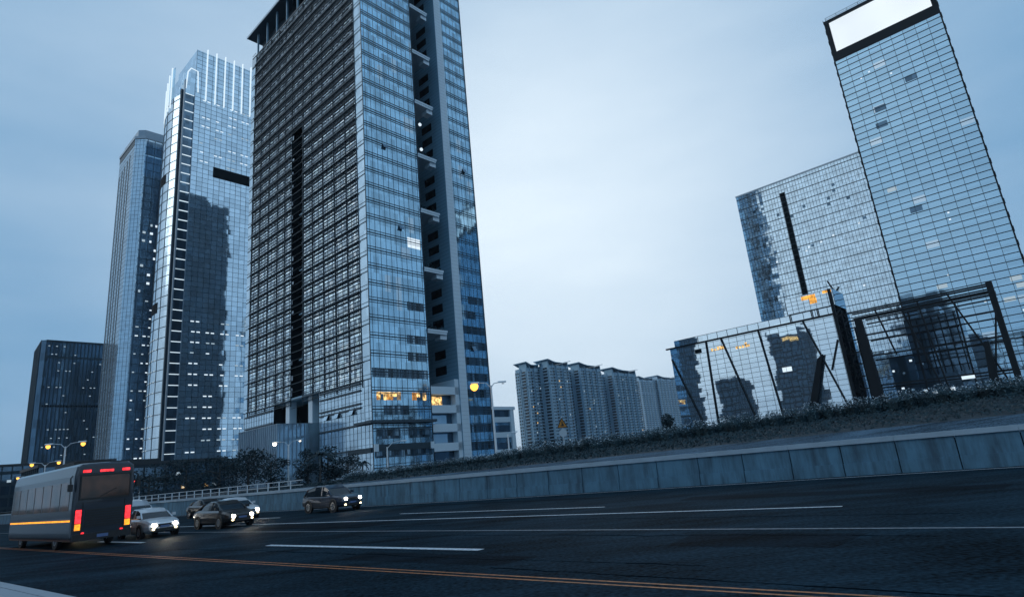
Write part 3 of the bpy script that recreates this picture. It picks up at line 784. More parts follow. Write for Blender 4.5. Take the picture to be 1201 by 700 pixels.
mb = MB(); f2.bars(mb, frange(1, 32, 3), frange(4, ZA - 6, 4), 0, ZA - 5, w=.2, out=.15); mb.build('mullions', M['mull'], A)
mb = MB(); prism(mb, [(-27.9, -.3), (-3.4, -.3), (.3, 3.4), (.3, 36), (-27.9, 36)], ZA - 5, ZA - 3.6); prism(mb, [(-25, 1), (-3, 1), (-1, 3.4), (-1, 34), (-25, 34)], ZA - 3.6, ZA); mb.build('roof_rim', M['mull_light'], A)
cand = [(u, z) for u in (1.5, 4.5, 6.5, 9.5, 12) for z in frange(zz(18), zz(125), 4) if random.random() < .62]
random.shuffle(cand)
for u, z in cand[:80]:
    mb = MB(); f2.quad(mb, u, u + random.choice((.8, 1.2)), z, z + (.5 if z < 85 else 1.1), .2); mb.build('lit_window', M['white_lit'] if random.random() < .6 else M['dim_lit'], A)

# ================================================================== TOWER D (far left, dark)
SD, NDD = -346.0, 52.9
D = building('office_tower', SD, NDD, 'dark ribbed block with a flat top, lowest of the four left hand towers', 'tower')
ZD = zz(78)
mb = MB(); prism(mb, [(-30, 2), (-1.5, 0), (0, 1.5), (0, 46), (-30, 46)], 0, ZD); mb.build('glass_body', M['g_dark'], D)
fd = Face((0, 1.5), (0, 46)); mb = MB()
fd.bars(mb, frange(.4, 44, 1.5), [ZD - 31, ZD - 8, ZD - .4], 0, ZD, w=.34, out=.3, wz=1.0); Face((-30, 2), (-1.5, 0)).bars(mb, frange(1, 28, 1.5), [ZD - .4], 0, ZD, w=.3, out=.3, wz=1.0)
mb.build('ribs', M['mull'], D)
mb = MB()
for u in frange(1, 43, 1.0): fd.box(mb, u, u + .5, ZD - 31.4, ZD - 30.6, -.1, .42)
mb.build('plant_floor', M['dark'], D)
for i in range(70):
    u = .9 + 1.5 * random.randint(0, 22 if i % 3 else 7); z = 3 + 3.9 * random.randint(1, 18)
    mb = MB(); fd.quad(mb, u, u + .7, z, z + .32, .05); mb.build('lit_window', M['dim_lit'], D)

# ================================================================== RIGHT TOWER
SR, NR = -29.9, 197.8; WR = 28.0
RT = building('office_tower', SR, NR, 'tall leaning looking glass tower on the right with a white screen at its top', 'tower')
ZR = zz(130.5); ft = [(0, 0), (WR, 0), (WR, 24), (0, 24)]
mb = MB(); prism(mb, ft, 0, ZR - 15); mb.build('glass_body', M['g_rt'], RT)
fr = Face(ft[0], ft[1]); mb = MB()
fr.bars(mb, [], frange(1.2, ZR - 15, 1.95), 0, ZR - 15, w=.20, out=.10)
Face(ft[1], ft[2]).bars(mb, frange(1.5, 24, 3.1), frange(1.2, ZR - 15, 1.95), 0, ZR - 15, w=.14, out=.1); Face(ft[3], ft[0]).bars(mb, frange(1.5, 24, 3.1), frange(1.2, ZR - 15, 1.95), 0, ZR - 15, w=.14, out=.1)
mb.build('mullions', M['darksteel'], RT)
mb = MB(); fr.bars(mb, frange(3.1, WR - 1, 3.1), [], 0, ZR - 15, w=.10, out=.06); mb.build('mullions', M['mull'], RT)
mb = MB(); fr.box(mb, -.35, .0, 0, ZR, -3, .2); fr.box(mb, WR, WR + .35, 0, ZR, -3, .2)
for z in frange(3, ZR, 3.9): fr.box(mb, -.48, -.36, z, z + 1.3, -1.0, .2); fr.box(mb, WR + .36, WR + .5, z, z + 1.3, -1.0, .2)
mb.build('edge_trim', M['darksteel'], RT)
mb = MB(); fr.box(mb, 0, WR, ZR - 14.99, ZR - 12.0, -24, .25); fr.box(mb, 0, WR, ZR - .9, ZR, -24, .25); fr.box(mb, 0, 1.0, ZR - 12, ZR - .9, -24, .25); fr.box(mb, WR - 1.0, WR, ZR - 12, ZR - .9, -24, .25); mb.build('crown_frame', M['darksteel'], RT)
mb = MB(); fr.box(mb, 1.0, WR - 1.0, ZR - 11.99, ZR - .91, -1.5, -.35); mb.build('screen', M['screen'], RT)
mb = MB()
for u in frange(.3, WR, 3.2): mb.tube([fr.pt(u, ZR, -.3), fr.pt(u, ZR + 1.3, -.3)], .06, 5)
mb.tube([fr.pt(.2, ZR + 1.3, -.3), fr.pt(WR - .2, ZR + 1.3, -.3)], .06, 5); mb.tube([fr.pt(.2, ZR + .7, -.3), fr.pt(WR - .2, ZR + .7, -.3)], .05, 5); mb.build('roof_railing', M['darksteel'], RT)
for i, (u, z) in enumerate(((6.5, 93.5), (5.7, 88.3), (15.8, 99), (8, 60))):
    mb = MB(); fr.quad(mb, u, u + 3, zz(z), zz(z + 1.8), .04); mb.build('dark_pane', M['g_dark'], RT)
for i, (u, z) in enumerate(((5.2, 106), (7.6, 107), (12.8, 103.5), (16, 55), (16.1, 57), (18, 31), (25, 27), (12, 40))):
    mb = MB(); fr.quad(mb, u, u + .45, zz(z), zz(z + .45), .04); mb.build('lit_window', M['white_lit'], RT)
for i, (u, z) in enumerate(((24, 21), (22, 30), (25.3, 33), (4, 68), (24.5, 35), (9, 37))):
    mb = MB(); fr.quad(mb, u, u + 2.4, zz(z), zz(z + 1.2), .04); mb.build('lit_window', M['dim_lit'], RT)

# RB
SRB, NRB = -73.4, 209.5; WB = 58
RB = building('office_tower', SRB, NRB, 'broad gridded glass block with one dark vertical groove, behind the low glass pavilion', 'tower')
ZRB = zz(88); ft = [(0, 0), (WB, 0), (WB, 22), (0, 22)]
mb = MB(); prism(mb, ft, 0, ZRB); mb.build('glass_body', M['g_rb'], RB)
fr = Face(ft[0], ft[1]); mb = MB()
fr.bars(mb, frange(.99, WB, 0.99), frange(1.0, ZRB, 1.95), 0, ZRB, w=.075, out=.08, wz=.09)
fr.bars(mb, [], frange(2.9, ZRB, 3.9), 0, ZRB, w=.22, out=.12)
mb.build('mullions', M['mull'], RB)
mb = MB(); ug = 15.0; fr.box(mb, ug, ug + 1.7, zz(12), ZRB - 4.2, -.5, .14); mb.build('dark_groove', M['dark'], RB)
mb = MB()
for z in frange(zz(12), ZRB - 5, 1.95): fr.box(mb, ug + .1, ug + 1.6, z, z + .15, .10, .17)
mb.build('groove_rails', M['mull'], RB)
mb = MB(); fr.box(mb, -.1, WB, ZRB, ZRB + .5, -1, .15); mb.build('roof_edge', M['mull_light'], RB)
for i in range(16):
    u, z = random.uniform(3, 38), zz(random.choice((84, 80, 78, 76, 74, 70, 66, 62)))
    mb = MB(); fr.quad(mb, u, u + .95, z, z + .9, .05); mb.build('dark_pane', M['g_dark'], RB)
for i, (u, z) in enumerate(((20, 62), (24, 62.5), (28, 63.5), (36, 65), (19, 61), (9, 60), (33, 45), (12, 42))):
    mb = MB(); fr.quad(mb, u, u + .6, zz(z), zz(z + .5), .05); mb.build('lit_window', M['white_lit'], RB)

# ================================================================== PAVILION with mirror glass
SP, NP = -74.8, 143.0; WP = 40.2
P = building('glass_pavilion', SP, NP, 'low mirror glass pavilion with slanting dark steel members across its front', 'pavilion')
ZP = zz(26.9); ft = [(0, 0), (WP, 0), (WP, 14), (0, 14)]
mb = MB(); prism(mb, ft, 0, ZP); prism(mb, [(1.2, .6), (WP, .6), (WP, 14), (1.2, 14)], ZP, zz(28.8)); mb.build('mirror_glass', M['g_pod'], P)
fr = Face(ft[0], ft[1]); mb = MB()
fr.bars(mb, frange(2, WP, 2.0), frange(.4, ZP, 1.15), 0, ZP, w=.055, out=.05, wz=.075)
f3 = Face((1.2, .6), (WP, .6)); f3.bars(mb, frange(1.5, WP - 1.2, 2.6), [zz(28.75)], ZP, zz(28.8), w=.1, out=.06)
fs = Face(ft[3], ft[0]); fs.bars(mb, frange(2, 14, 2.0), frange(.4, ZP, 1.15), 0, ZP, w=.06, out=.05)
mb.build('mullions', M['mull'], P)
mb = MB(); fr.box(mb, -1.0, WP + .4, ZP - .16, ZP + .16, -.3, .45); mb.build('roof_edge', M['darksteel'], P)
def az_u(az, face_n, s_org): return face_n * math.tan(R(az - 42)) - s_org
def memb(q1, q2, w, out=.3, name='brace', mat='darksteel', par=P):
    mb = MB(); mb.beam(fr.pt(q1[0], q1[1], out), fr.pt(q2[0], q2[1], out), w, w * .8); return mb.build(name, M[mat], par)
for (u1, z1, u2, z2) in ((10.2, 26.7, 9.6, 4.5), (14.2, 26.7, 19.6, 4.5), (23.5, 26.7, 25.4, 4.5), (33.7, 26.7, 39.6, 4.5), (39.9, 21.2, 37.4, 15), (0.2, 24, 7.6, 2)):
    memb((u1, zz(z1)), (u2, zz(z2)), .30)
mb = MB(); A0, A1 = (30.0, 0), (36.0, zz(18.6))
def q(u, z, o): return fr.pt(u, z, o)
mb.hexa([q(29.2, 0, 1.3), q(31.2, 0, 1.3), q(31.2, 0, .35), q(29.2, 0, .35)], [q(35.3, zz(17.8), 1.3), q(36.5, zz(18.6), 1.3), q(36.5, zz(18.6), .35), q(35.3, zz(17.8), .35)])
mb.build('raking_strut', M['darksteel'], P)
mb = MB(); fr.quad(mb, 6.8, 8.6, zz(24.3), zz(25.4), .03); mb.build('dark_pane', M['dark'], P)
mb = MB(); fr.quad(mb, 5.0, 7.0, zz(23.1), zz(24.2), .03); mb.build('dark_pane', M['g_dark'], P)
mb = MB(); fr.quad(mb, 27.1, 29.2, zz(16.2), zz(17.3), .03); mb.build('lit_window', M['white_tube'], P)
for (u0, w, z) in ((11, 3.6, 23.9), (17.2, 3.8, 23.3)):
    mb = MB()
    for k in range(5):
        a = u0 + w * k / 5 + random.uniform(0, .3); fr.quad(mb, a, a + .55, zz(z + .2), zz(z + .2 + random.uniform(.5, 1.3)), .03)
    mb.build('lit_window', M['warm_lit'], P)
# roof lantern, lit orange
mb = MB(); prism(mb, [(30.8, .2), (41.0, .2), (41.0, 9), (30.8, 9)], zz(28.85), zz(32.6)); lan = mb.build('roof_lantern', M['g_pod'], P)
lf = Face((30.8, .2), (41.0, .2)); mb = MB(); lf.bars(mb, frange(0, 10.3, 1.28), frange(zz(28.9), zz(32.7), .9), zz(28.85), zz(32.6), w=.07, out=.05); mb.build('mullions', M['mull'], lan)
for (a, b, z0, z1) in ((3.6, 6.6, 31.4, 32.3), (5.2, 6.7, 30.2, 31.4), (8.2, 10, 31.9, 32.5)):
    mb = MB(); lf.quad(mb, a, b, zz(z0), zz(z1), .03); mb.build('lit_window', M['orange_lit'], lan)
mb = MB()
for u in (.2, 4.9, 6.2): lf.box(mb, u, u + .18, zz(26.9), zz(28.85), .0, .2)
mb.build('lantern_leg', M['darksteel'], lan)
# slatted end wall
en = Face((WP + .05, 0), (WP + .05, 9.3)); mb = MB()
en.quad(mb, 0, 9.3, 0, zz(32.6), -.02); mb.build('end_wall', M['g_rb'], P)
mb = MB()
en.bars(mb, frange(.3, 9.4, 1.1), frange(.5, zz(32.6), 1.0), 0, zz(32.6), w=.16, out=.25)
for z in frange(.5, zz(31), 4): mb.beam(en.pt(.2, z, .3), en.pt(9.1, z + 4, .3), .3); mb.beam(en.pt(9.1, z, .3), en.pt(.2, z + 4, .3), .25)
en.box(mb, -.25, .35, 0, zz(32.6), -.1, .5); en.box(mb, 8.9, 9.5, 0, zz(32.6), -.1, .5)
mb.build('slatted_end', M['darksteel'], P)

# ================================================================== OPEN STEEL FRAME
FR = building('steel_frame', -31.0, 143.0, 'open black steel frame of beams and raking columns beside the mirror glass pavilion', 'steel frame')
ff = Face((0, 0), (24.2, 0)); DEP = -11
def fb(name, pts, w, h=None):
    for (a, b) in pts:
        mb = MB(); mb.beam(ff.pt(*a), ff.pt(*b), w, h or w); mb.build(name, M['darksteel'], FR)
zl = [25.9, 24.9, 21.0, 16.2, 10.0, 4.0]
for o in (0, DEP):
    for z, dl in zip(zl, (0, 0, 0, .4, .4, 0)):
        fb('beam', [((0, zz(z + dl), o), (24.0, zz(z), o))], .30 if o == 0 else .2, .30)
    fb('beam', [((-3.4, zz(26.3), o), (24.0, zz(26.3), o))], .3)
fb('column', [((23.9, 0, 0), (23.9, zz(26.6), 0))], 1.15, 1.0)
fb('column', [((23.2, 0, DEP), (23.2, zz(26.6), DEP))], .5)
for u in (23.9,):
    for z in zl[:4]: fb('cross_beam', [((u, zz(z), 0), (u - .7, zz(z), DEP))], .35)
# broad raking column on the left with the plates beside it
mb = MB(); mb.hexa([ff.pt(.1, 0, .6), ff.pt(2.4, 0, .6), ff.pt(2.4, 0, -.6), ff.pt(.1, 0, -.6)], [ff.pt(.2, zz(24.9), .6), ff.pt(1.5, zz(24.9), .6), ff.pt(1.5, zz(24.9), -.6), ff.pt(.2, zz(24.9), -.6)]); mb.build('raking_column', M['darksteel'], FR)
mb = MB(); mb.hexa([ff.pt(19.0, 0, .5), ff.pt(20.9, 0, .5), ff.pt(20.9, 0, -.5), ff.pt(19.0, 0, -.5)], [ff.pt(20.5, zz(15.7), .5), ff.pt(21.3, zz(15.7), .5), ff.pt(21.3, zz(15.7), -.5), ff.pt(20.5, zz(15.7), -.5)]); mb.build('raking_column', M['darksteel'], FR)
for (u1, z1, u2, z2) in ((9.2, 24, 13.2, 4), (12.0, 25.8, 13.5, 4), (17.2, 25.8, 23.4, 5), (23.9, 22, 21.0, 10), (4.4, 25.8, 6.2, 16)):
    fb('brace', [((u1, zz(z1), .1), (u2, zz(z2), .1))], .3)
for u in (8, 16.5):
    fb('column', [((u, 0, DEP), (u + .4, zz(26), DEP))], .32)
for k in (1, 4):
    fb('roof_rail', [((1.5, zz(25.7 - .1), -1.5 * k - .8), (23.6, zz(25.6), -1.5 * k - .8))], .14)
# narrow stair tower beside the end wall
fb('stair_post', [((-2.9, 0, -3), (-2.9, zz(27.6), -3))], .55); fb('stair_post', [((-1.4, 0, -6), (-1.4, zz(24), -6))], .3)
for z in frange(5, 25, 2.6): fb('stair_landing', [((-3.4, zz(z), -1), (0, zz(z), -1))], .25)
for (u, z, w) in ((14.5, 9.9, 2.2), (6.3, 15.1, .5), (2.7, 13.4, .4), (3.6, 9.5, .5), (7.6, 8.4, .5)):
    mb = MB(); ff.box(mb, u, u + w, zz(z), zz(z + .8 if w > 1 else z + .4), DEP + .3, DEP + .45); mb.build('work_lamp', M['white_tube'], FR)

# dark block added for a silhouette read as a mirrored tower
K = building('silhouette_block', -24.8, 160.0, 'dark stepped block for a mirrored silhouette, with a few lit windows behind the steel frame', 'building')
mb = MB(); prism(mb, [(0, 0), (9.8, 0), (9.8, 12), (0, 12)], 0, zz(25.0)); prism(mb, [(-4.6, -1), (-.01, -1), (-.01, 12), (-4.6, 12)], 0, zz(17.2)); prism(mb, [(-.3, -.6), (13.0, -.6), (13.0, -.01), (-.3, -.01)], 0, zz(12)); prism(mb, [(3, 1), (7, 1), (7, 8), (3, 8)], zz(25.01), zz(27))
mb.build('dark_body', M['g_dark'], K)
kf = Face((0, -.62), (9, -.62)); mb = MB()
Face((0, 0), (9.8, 0)).bars(mb, frange(1, 9.8, 1.4), frange(2, zz(25), 1.6), 0, zz(25), w=.2, out=.2); mb.build('ribs', M['darksteel'], K)
for (u, z) in ((2, 8), (5.3, 8.2), (6.8, 4.6), (1.2, 5)):
    mb = MB(); kf.quad(mb, u, u + .8, zz(z), zz(z + .7), .25); mb.build('lit_window', M['white_lit'], K)

# ================================================================== APARTMENTS
def apartment(s, n, w, h, d, label, far=False, group='apartment blocks behind the hedge'):
    """w along the row (n axis), d across; face to the viewer is +s... both the +s end and the -n flank show"""
    a = building('apartment_block', s, n, label, 'apartment block', group)
    wall = M['apt_hazed'] if far else M['apt']
    mb = MB(); prism(mb, [(-d, 0), (0, 0), (0, w), (-d, w)], 0, h); mb.build('wall', wall, a)
    f = Face((0, 0), (0, w)); g = Face((-d, 0), (0, 0))
    # projecting bays
    nb = max(2, int(w / 9)); bw_ = w / nb
    mb = MB(); win = MB(); bal = MB()
    for F_, W_ in ((f, w), (g, d)):
        k = max(1, int(W_ / 9)); st = W_ / k
        for i in range(k):
            u = i * st
            F_.box(mb, u + st * .06, u + st * .46, 0, h - (0 if i % 2 else 3), 0, 1.6)
            F_.box(mb, u + st * .50, u + st * .56, 0, h, 0, 1.0)
            for z in frange(3, h - 4, 3.0):
                F_.quad(win, u + st * .10, u + st * .22, z + .6, z + 2.2, 1.62); F_.quad(win, u + st * .29, u + st * .41, z + .6, z + 2.2, 1.62)
                F_.quad(win, u + st * .60, u + st * .94, z + .9, z + 2.7, .03)
                F_.box(bal, u + st * .58, u + st * .96, z, z + .85, 0, 1.3)
        F_.box(mb, 0, W_, h * .80, h * .80 + .5, 0, 1.75)
    mb.build('bays', wall, a); win.build('windows', M['apt_win'], a)['kind'] = 'stuff'; bal.build('balconies', wall, a)['kind'] = 'stuff'
    # upswept roof canopy
    mb = MB(); m = w / 2
    for (y0, y1, z0, z1) in ((-1.5, m * .55, h + 5.2, h + 2.6), (m * .55, m * 1.3, h + 2.6, h + 2.4), (m * 1.3, w + 1.5, h + 2.4, h + 5.0)):
        mb.hexa([(-d - .5, y0, z0), (2.6, y0, z0), (2.6, y1, z1), (-d - .5, y1, z1)], [(-d - .5, y0, z0 + .5), (2.6, y0, z0 + .5), (2.6, y1, z1 + .5), (-d - .5, y1, z1 + .5)])
    for y in (1, m * .5, m * 1.4, w - 1.5): mb.box(-d * .7, -.3, y, y + 1.6, h, h + (4.2 if y in (1, w - 1.5) else 2.6))
    mb.box(-d * .6, -d * .3, m * .8, m * 1.1, h, h + 5.5)
    mb.build('roof', wall if far else M['stone_dim'], a)
    if not far:
        for i in range(9):
            u = random.uniform(2, w - 3); z = 3 * random.randint(1, int(h / 3) - 3) + .8
            mb = MB(); f.quad(mb, u, u + 1.2, z, z + 1.4, 1.75); mb.build('lit_window', M['warm_lit'] if i % 3 == 0 else M['dim_lit'], a)
    return a
H = zz(90)
apartment(-380, 432, 19.5, H - 1, 14, 'apartment block at the left end of the row, beside the office tower')
apartment(-369, 452, 33, H + 1, 16, 'broad grey apartment block behind the warning sign, second of the row')
apartment(-385, 487, 14, H - 4, 16, 'narrow set back apartment block right of the warning sign')
apartment(-371, 505, 40, H + 1, 16, 'apartment block with upswept roof in the middle of the row')
apartment(-388, 549, 14, H - 4, 16, 'narrow set back apartment block in the dark gap of the row')
apartment(-372, 568, 50, H - 1, 16, 'apartment block at the right end of the near row, before the paler ones')
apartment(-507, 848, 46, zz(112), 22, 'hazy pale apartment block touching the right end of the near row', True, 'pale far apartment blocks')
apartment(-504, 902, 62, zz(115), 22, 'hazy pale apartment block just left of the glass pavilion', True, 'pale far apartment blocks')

# ================================================================== towers across the road behind the viewer (seen as reflections)
def back_tower(s, n, w, d, h, label, crown=None):
    a = building('office_tower', s, n, label, 'tower', 'towers across the road')
    a.location.z = 0
    mb = MB(); ft = [(0, 0), (w, 0), (w, d), (0, d)]; prism(mb, ft, 0, h); mb.build('glass_body', M['back'], a)
    mb = MB()
    for i in range(4):
        f = Face(ft[i], ft[(i + 1) % 4]); f.bars(mb, frange(1, f.w, 3), frange(4, h, 4), 0, h, w=.5, out=.3, wz=.9)
    mb.build('ribs', M['mull'], a)
    if crown:
        f = Face(ft[2], ft[3])
        mb = MB(); f.box(mb, 1, f.w - 1, h - 2.2, h + 3.2, 0, .5); mb.build('crown_light', M['white_tube'], a)
        mb = MB(); f.box(mb, f.w * .1, f.w * .6, h - 6, h - 3.6, .3, .5); mb.build('crown_light', M['warm_lit'], a)
back_tower(-121, -86, 18, 22, 60, 'dark tower with a lit crown mirrored in the pavilion glass', True)
back_tower(-156, -84, 13, 20, 38, 'short dark tower mirrored in the pavilion glass')
back_tower(-203, -86, 26, 24, 172, 'very tall dark tower mirrored at the left edge of the pavilion')
back_tower(-78, -90, 30, 24, 82, 'plain dark tower mirrored in the right hand glass tower')

# ================================================================== LOW BUILDINGS far left
def lowrise(az, r, w, d, h, label):
    c = azr(az, r, GZ); a = empty('low_building', c, -TB, label, 'building')
    mb = MB(); prism(mb, [(0, 0), (w, 0), (w, d), (0, d)], 0, h); mb.build('walls', M['g_dark'], a)
    mb = MB()
    for f in (Face((0, 0), (w, 0)), Face((w, 0), (w, d))): f.bars(mb, frange(1, f.w, 2.4), frange(1, h, 3.4), 0, h, w=.3, out=.25, wz=.9)
    mb.build('bands', M['mull'], a)
    mb = MB(); mb.box(-.4, w + .4, -.4, d + .4, h, h + .7); mb.build('roof', M['roof'], a)
    f = Face((w, 0), (w, d))
    for i in range(6):
        u = random.uniform(1, d - 2); z = 1.6 + 3.4 * random.randint(0, max(0, int(h / 3.4) - 1)); mb = MB(); f.quad(mb, u, u + 1.0, z, z + .7, .3); mb.build('lit_window', M['dim_lit'] if i % 2 else M['warm_lit'], a)
lowrise(-39.6, 210, 22, 26, 9.5, 'long dark low building below the ribbed block at far left')
lowrise(-36.4, 190, 16, 30, 8, 'dark low building at the foot of the slim pale tower')
lowrise(-41.5, 260, 20, 30, 13, 'dark low building against the hill at the left frame edge')

# ================================================================== VEGETATION
def leafcloud(mb, centre, rad, count, size, squash=1.0, mi=0, shell=.35):
    c = Vector(centre)
    for _ in range(count):
        d = Vector((random.gauss(0, 1), random.gauss(0, 1), random.gauss(0, 1))).normalized()
        k = random.uniform(shell, 1) ** .6
        p = c + Vector((d.x * rad[0], d.y * rad[1], d.z * rad[2])) * k
        a = Vector((random.gauss(0, 1), random.gauss(0, 1), random.gauss(0, .7))).normalized() * size * random.uniform(.6, 1.3)
        b = a.cross(Vector((random.gauss(0, 1), random.gauss(0, 1), random.gauss(0, 1)))).normalized() * size * .45
        mb.face([p - a, p + b, p + a, p - b], mi=mi)
# clipped hedge along the crest, pale tips
he = empty('hedge', rw(-30, 45.4, crest(-30)), 0, 'long leafy hedge with pale tips along the top of the bank', 'hedge')
mb = MB(); tips = MB(); core = MB()
s = -66.0
while s < 14:
    w = random.uniform(.7, 1.2); hgt = random.uniform(.85, 1.2) * (0.8 if s < -40 else 1)
    c = rw(s, 45.6 + random.uniform(-.3, .3), crest(s) + hgt * .5) - he.location
    leafcloud(mb, c, (w * .75, w * .85, hgt * .60), 300, .085)
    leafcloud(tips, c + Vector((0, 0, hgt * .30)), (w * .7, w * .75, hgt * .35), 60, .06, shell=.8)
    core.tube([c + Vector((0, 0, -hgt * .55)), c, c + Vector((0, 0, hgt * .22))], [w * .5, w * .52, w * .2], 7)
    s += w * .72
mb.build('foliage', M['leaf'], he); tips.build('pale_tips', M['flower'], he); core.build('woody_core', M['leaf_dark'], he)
# low ground cover on the bank
mb = MB()
for _ in range(16000):
    s = random.uniform(-75, 12); t = random.random() ** .7
    b = bar_n(s) + 6.6; n = b + (45 - b) * t; z = 1.25 + (crest(s) - 1.25) * (0.42 + 0.58 * t ** 1.2)
    p = rw(s, n, z + random.uniform(0, .16)); a = Vector((random.gauss(0, 1), random.gauss(0, 1), random.gauss(0, .8))).normalized() * .13; c = a.orthogonal().normalized() * .06
    mb.face([p - a, p + c, p + a, p - c])
tag(mb.build('ground_cover', M['leaf_dark']), 'dark low ground cover planted over the bank', 'ground cover', kind='stuff')

def tree(name, az, r, h, w, label, group, leaves=900, z=GZ, conic=False, mat='leaf_dark'):
    a = empty(name, azr(az, r, z), random.uniform(0, 6), label, 'tree' if name == 'tree' else 'shrub', group)
    mb = MB(); mb.tube([(0, 0, -.2), (.05, .03, h * .35), (0, .08, h * .7)], [h * .035, h * .025, h * .012], 7)
    tips = []
    for i in range(7):
        an = i * 2.4; p0 = Vector((.03, .03, h * (.25 + .05 * i))); p1 = p0 + Vector((math.cos(an) * w * .33, math.sin(an) * w * .33, h * .15))
        mb.tube([p0, (p0 + p1) / 2 + Vector((0, 0, .1)), p1], [h * .014, h * .01, h * .005], 5); tips.append(p1)
    mb.build('trunk', M['bark'], a)
    mb = MB()
    for i in range(17):
        an = random.uniform(0, 6.28); t = random.uniform(.08, .9)
        rr = w * .5 * (1 - t * .85 if conic else math.sin(math.pi * min(.97, t * .85 + .12))) * random.uniform(.5, .9)
        leafcloud(mb, (math.cos(an) * rr * .7, math.sin(an) * rr * .7, h * t), (w * .26 * (1 - .4 * t), w * .26 * (1 - .4 * t), h * .15), int(leaves / 15), max(.12, h * .035))
    mb.build('crown', M[mat], a)
for az, r, h, w, lab in ((-31.6, 98, 4.6, 9, 'leftmost dark tree of the clump left of the two headed street lamp'),
                         (-29.0, 101, 5.0, 10, 'dark spreading tree in front of the ribbed foot of the crowned tower'),
                         (-26.6, 99, 5.6, 10, 'dark rounded tree right of the crowned tower, in the roadside clump'),
                         (-24.4, 103, 6.4, 9, 'tallest dark tree of the clump, at the slab tower left edge'),
                         (-22.6, 100, 5.2, 7, 'dark tree close to the left of the two headed street lamp')):
    tree('tree', az, r, h, w, lab, 'roadside tree clump', 1500)
for az, r, h, lab in ((-19.6, 104, 5.2, 'dark shaggy shrub just right of the two headed street lamp'), (-17.9, 104, 6.2, 'tallest dark shaggy shrub in front of the ribbed entrance box'), (-16.2, 106, 4.4, 'dark shrub between the entrance box and the slab tower corner')):
    tree('shrub', az, r, h, 6, lab, 'shrubs before the slab tower', 1400)
def palm(az, r, h, label, z=GZ):
    a = empty('palm', azr(az, r, z), 0, label, 'palm', 'small palms')
    mb = MB(); mb.tube([(0, 0, -.2), (.1, 0, h * .5), (.05, 0, h)], [.14, .1, .09], 7); mb.build('trunk', M['bark'], a)
    mb = MB()
    for i in range(15):
        an = i * 2.39; L = h * .75; el = random.uniform(.1, 1.1); pr = None
        for k in range(8):
            t = k / 7; p = Vector((math.cos(an) * L * t * math.cos(el), math.sin(an) * L * t * math.cos(el), h + L * (t * math.sin(el) - .75 * t * t)))
            if pr is not None:
                d = (p - pr); sd = Vector((-math.sin(an), math.cos(an), 0)) * .32 * (1 - t * .6)
                for sg in (1, -1): mb.face([pr, p, p + sd * sg - Vector((0, 0, .15)), pr + sd * sg - Vector((0, 0, .15)) + d * .2])
            pr = p
    mb.build('fronds', M['leaf_dark'], a)
palm(-18.6, 100, 4.0, 'small dark palm standing over the shrubs by the entrance box'); palm(-15.0, 104, 2.3, 'low dark palm near the slab tower corner')
tree('tree', 13.25, 96, 5.4, 4.6, 'lone dark conical tree beside the left edge of the glass pavilion', None, 1500, conic=True)
belt = ['dark bush beside the office tower annex', 'dark bush between the annex and the warning sign', 'dark bush left of the warning sign', 'dark bush behind the warning sign', 'dark bush right of the warning sign',
        'dark bush below the middle apartment block', 'dark bush below the dark gap between apartments', 'dark bush under the right end apartment block', 'dark bush under the pale far apartments', 'dark bush next to the lone conical tree']
for i, lab in enumerate(belt):
    tree('shrub', -1.0 + i * 1.45, 92 + random.uniform(-4, 4), random.uniform(2.2, 3.2), 6.5, lab, 'bush belt before the apartments', 700)
# pale blossom clump at hedge end
for az, lab in ((-14.2, 'small clump of white blossom at the hedge end, left one'), (-12.6, 'small clump of white blossom under the short curved lamp')):
    a = empty('flower_clump', azr(az, 70, crest(-52) - .1), 0, lab, 'flowers', 'white blossom clumps')
    mb = MB(); leafcloud(mb, (0, 0, .35), (.9, .9, .3), 160, .12); mb.build('stems', M['leaf'], a)
    mb = MB(); leafcloud(mb, (0, 0, .55), (.8, .8, .2), 70, .10); mb.build('blossom', M['flower'], a)

# ================================================================== STREET FURNITURE
def lamp_post(az, r, z, h, arms, label, group='street lamps', globe=.3, rz=0):
    a = empty('street_lamp', azr(az, r, z), rz, label, 'street lamp', group)
    mb = MB(); mb.tube([(0, 0, 0), (0, 0, .5), (0, 0, h)], [.16, .13, .09], 10); mb.disc((0, 0, .04), (0, 0, 1), 0, .25, .08, 10); mb.build('pole', M['pole'], a)
    for (dx, dz, mat, lit) in arms:
        mb = MB(); mb.tube([(0, 0, h - .25), (dx * .35, 0, h + dz * .75), (dx * .75, 0, h + dz), (dx, 0, h + dz)], [.05, .045, .04, .035], 8); mb.build('arm', M['steel'], a)
        sg = 1 if dx > 0 else -1
        mb = MB(); x0 = dx; L = .8 * sg
        b = [(x0 - .1 * sg, -.16), (x0 + L, -.13), (x0 + L, .13), (x0 - .1 * sg, .16)]
        if sg < 0: b = b[::-1]
        mb.hexa([(x, y, h + dz - .02) for x, y in b], [(x * 1 - .0, y * .6, h + dz + .14) for x, y in b]); hd = mb.build('lamp_head', M['steel'], a)
        mb = MB(); cz = h + dz - .10; rr = globe if lit else .15
        mb.tube([(x0 + L * .55, 0, cz - rr * c * (1.6 if lit else .6)) for c in (0, .12, .35, .65, .9, 1.0)], [rr * k for k in (.8, .95, 1, .85, .5, .15)], 14); mb.build('lens', mat, hd)
    return a
RZ = R(8)
lamp_post(-2.80, 66, 2.0, 8.4, [(-1.4, .35, M['lamp_orange'], True), (.9, .25, M['lamp_off'], False)], 'tall street lamp glowing orange in front of the office tower edge', globe=.45, rz=RZ)
lamp_post(-21.2, 104, 1.7, 6.4, [(-1.7, .5, M['lamp_warm'], True), (1.3, .5, M['lamp_warm'], False)], 'two headed street lamp with a lit left head before the tree clump', rz=RZ)
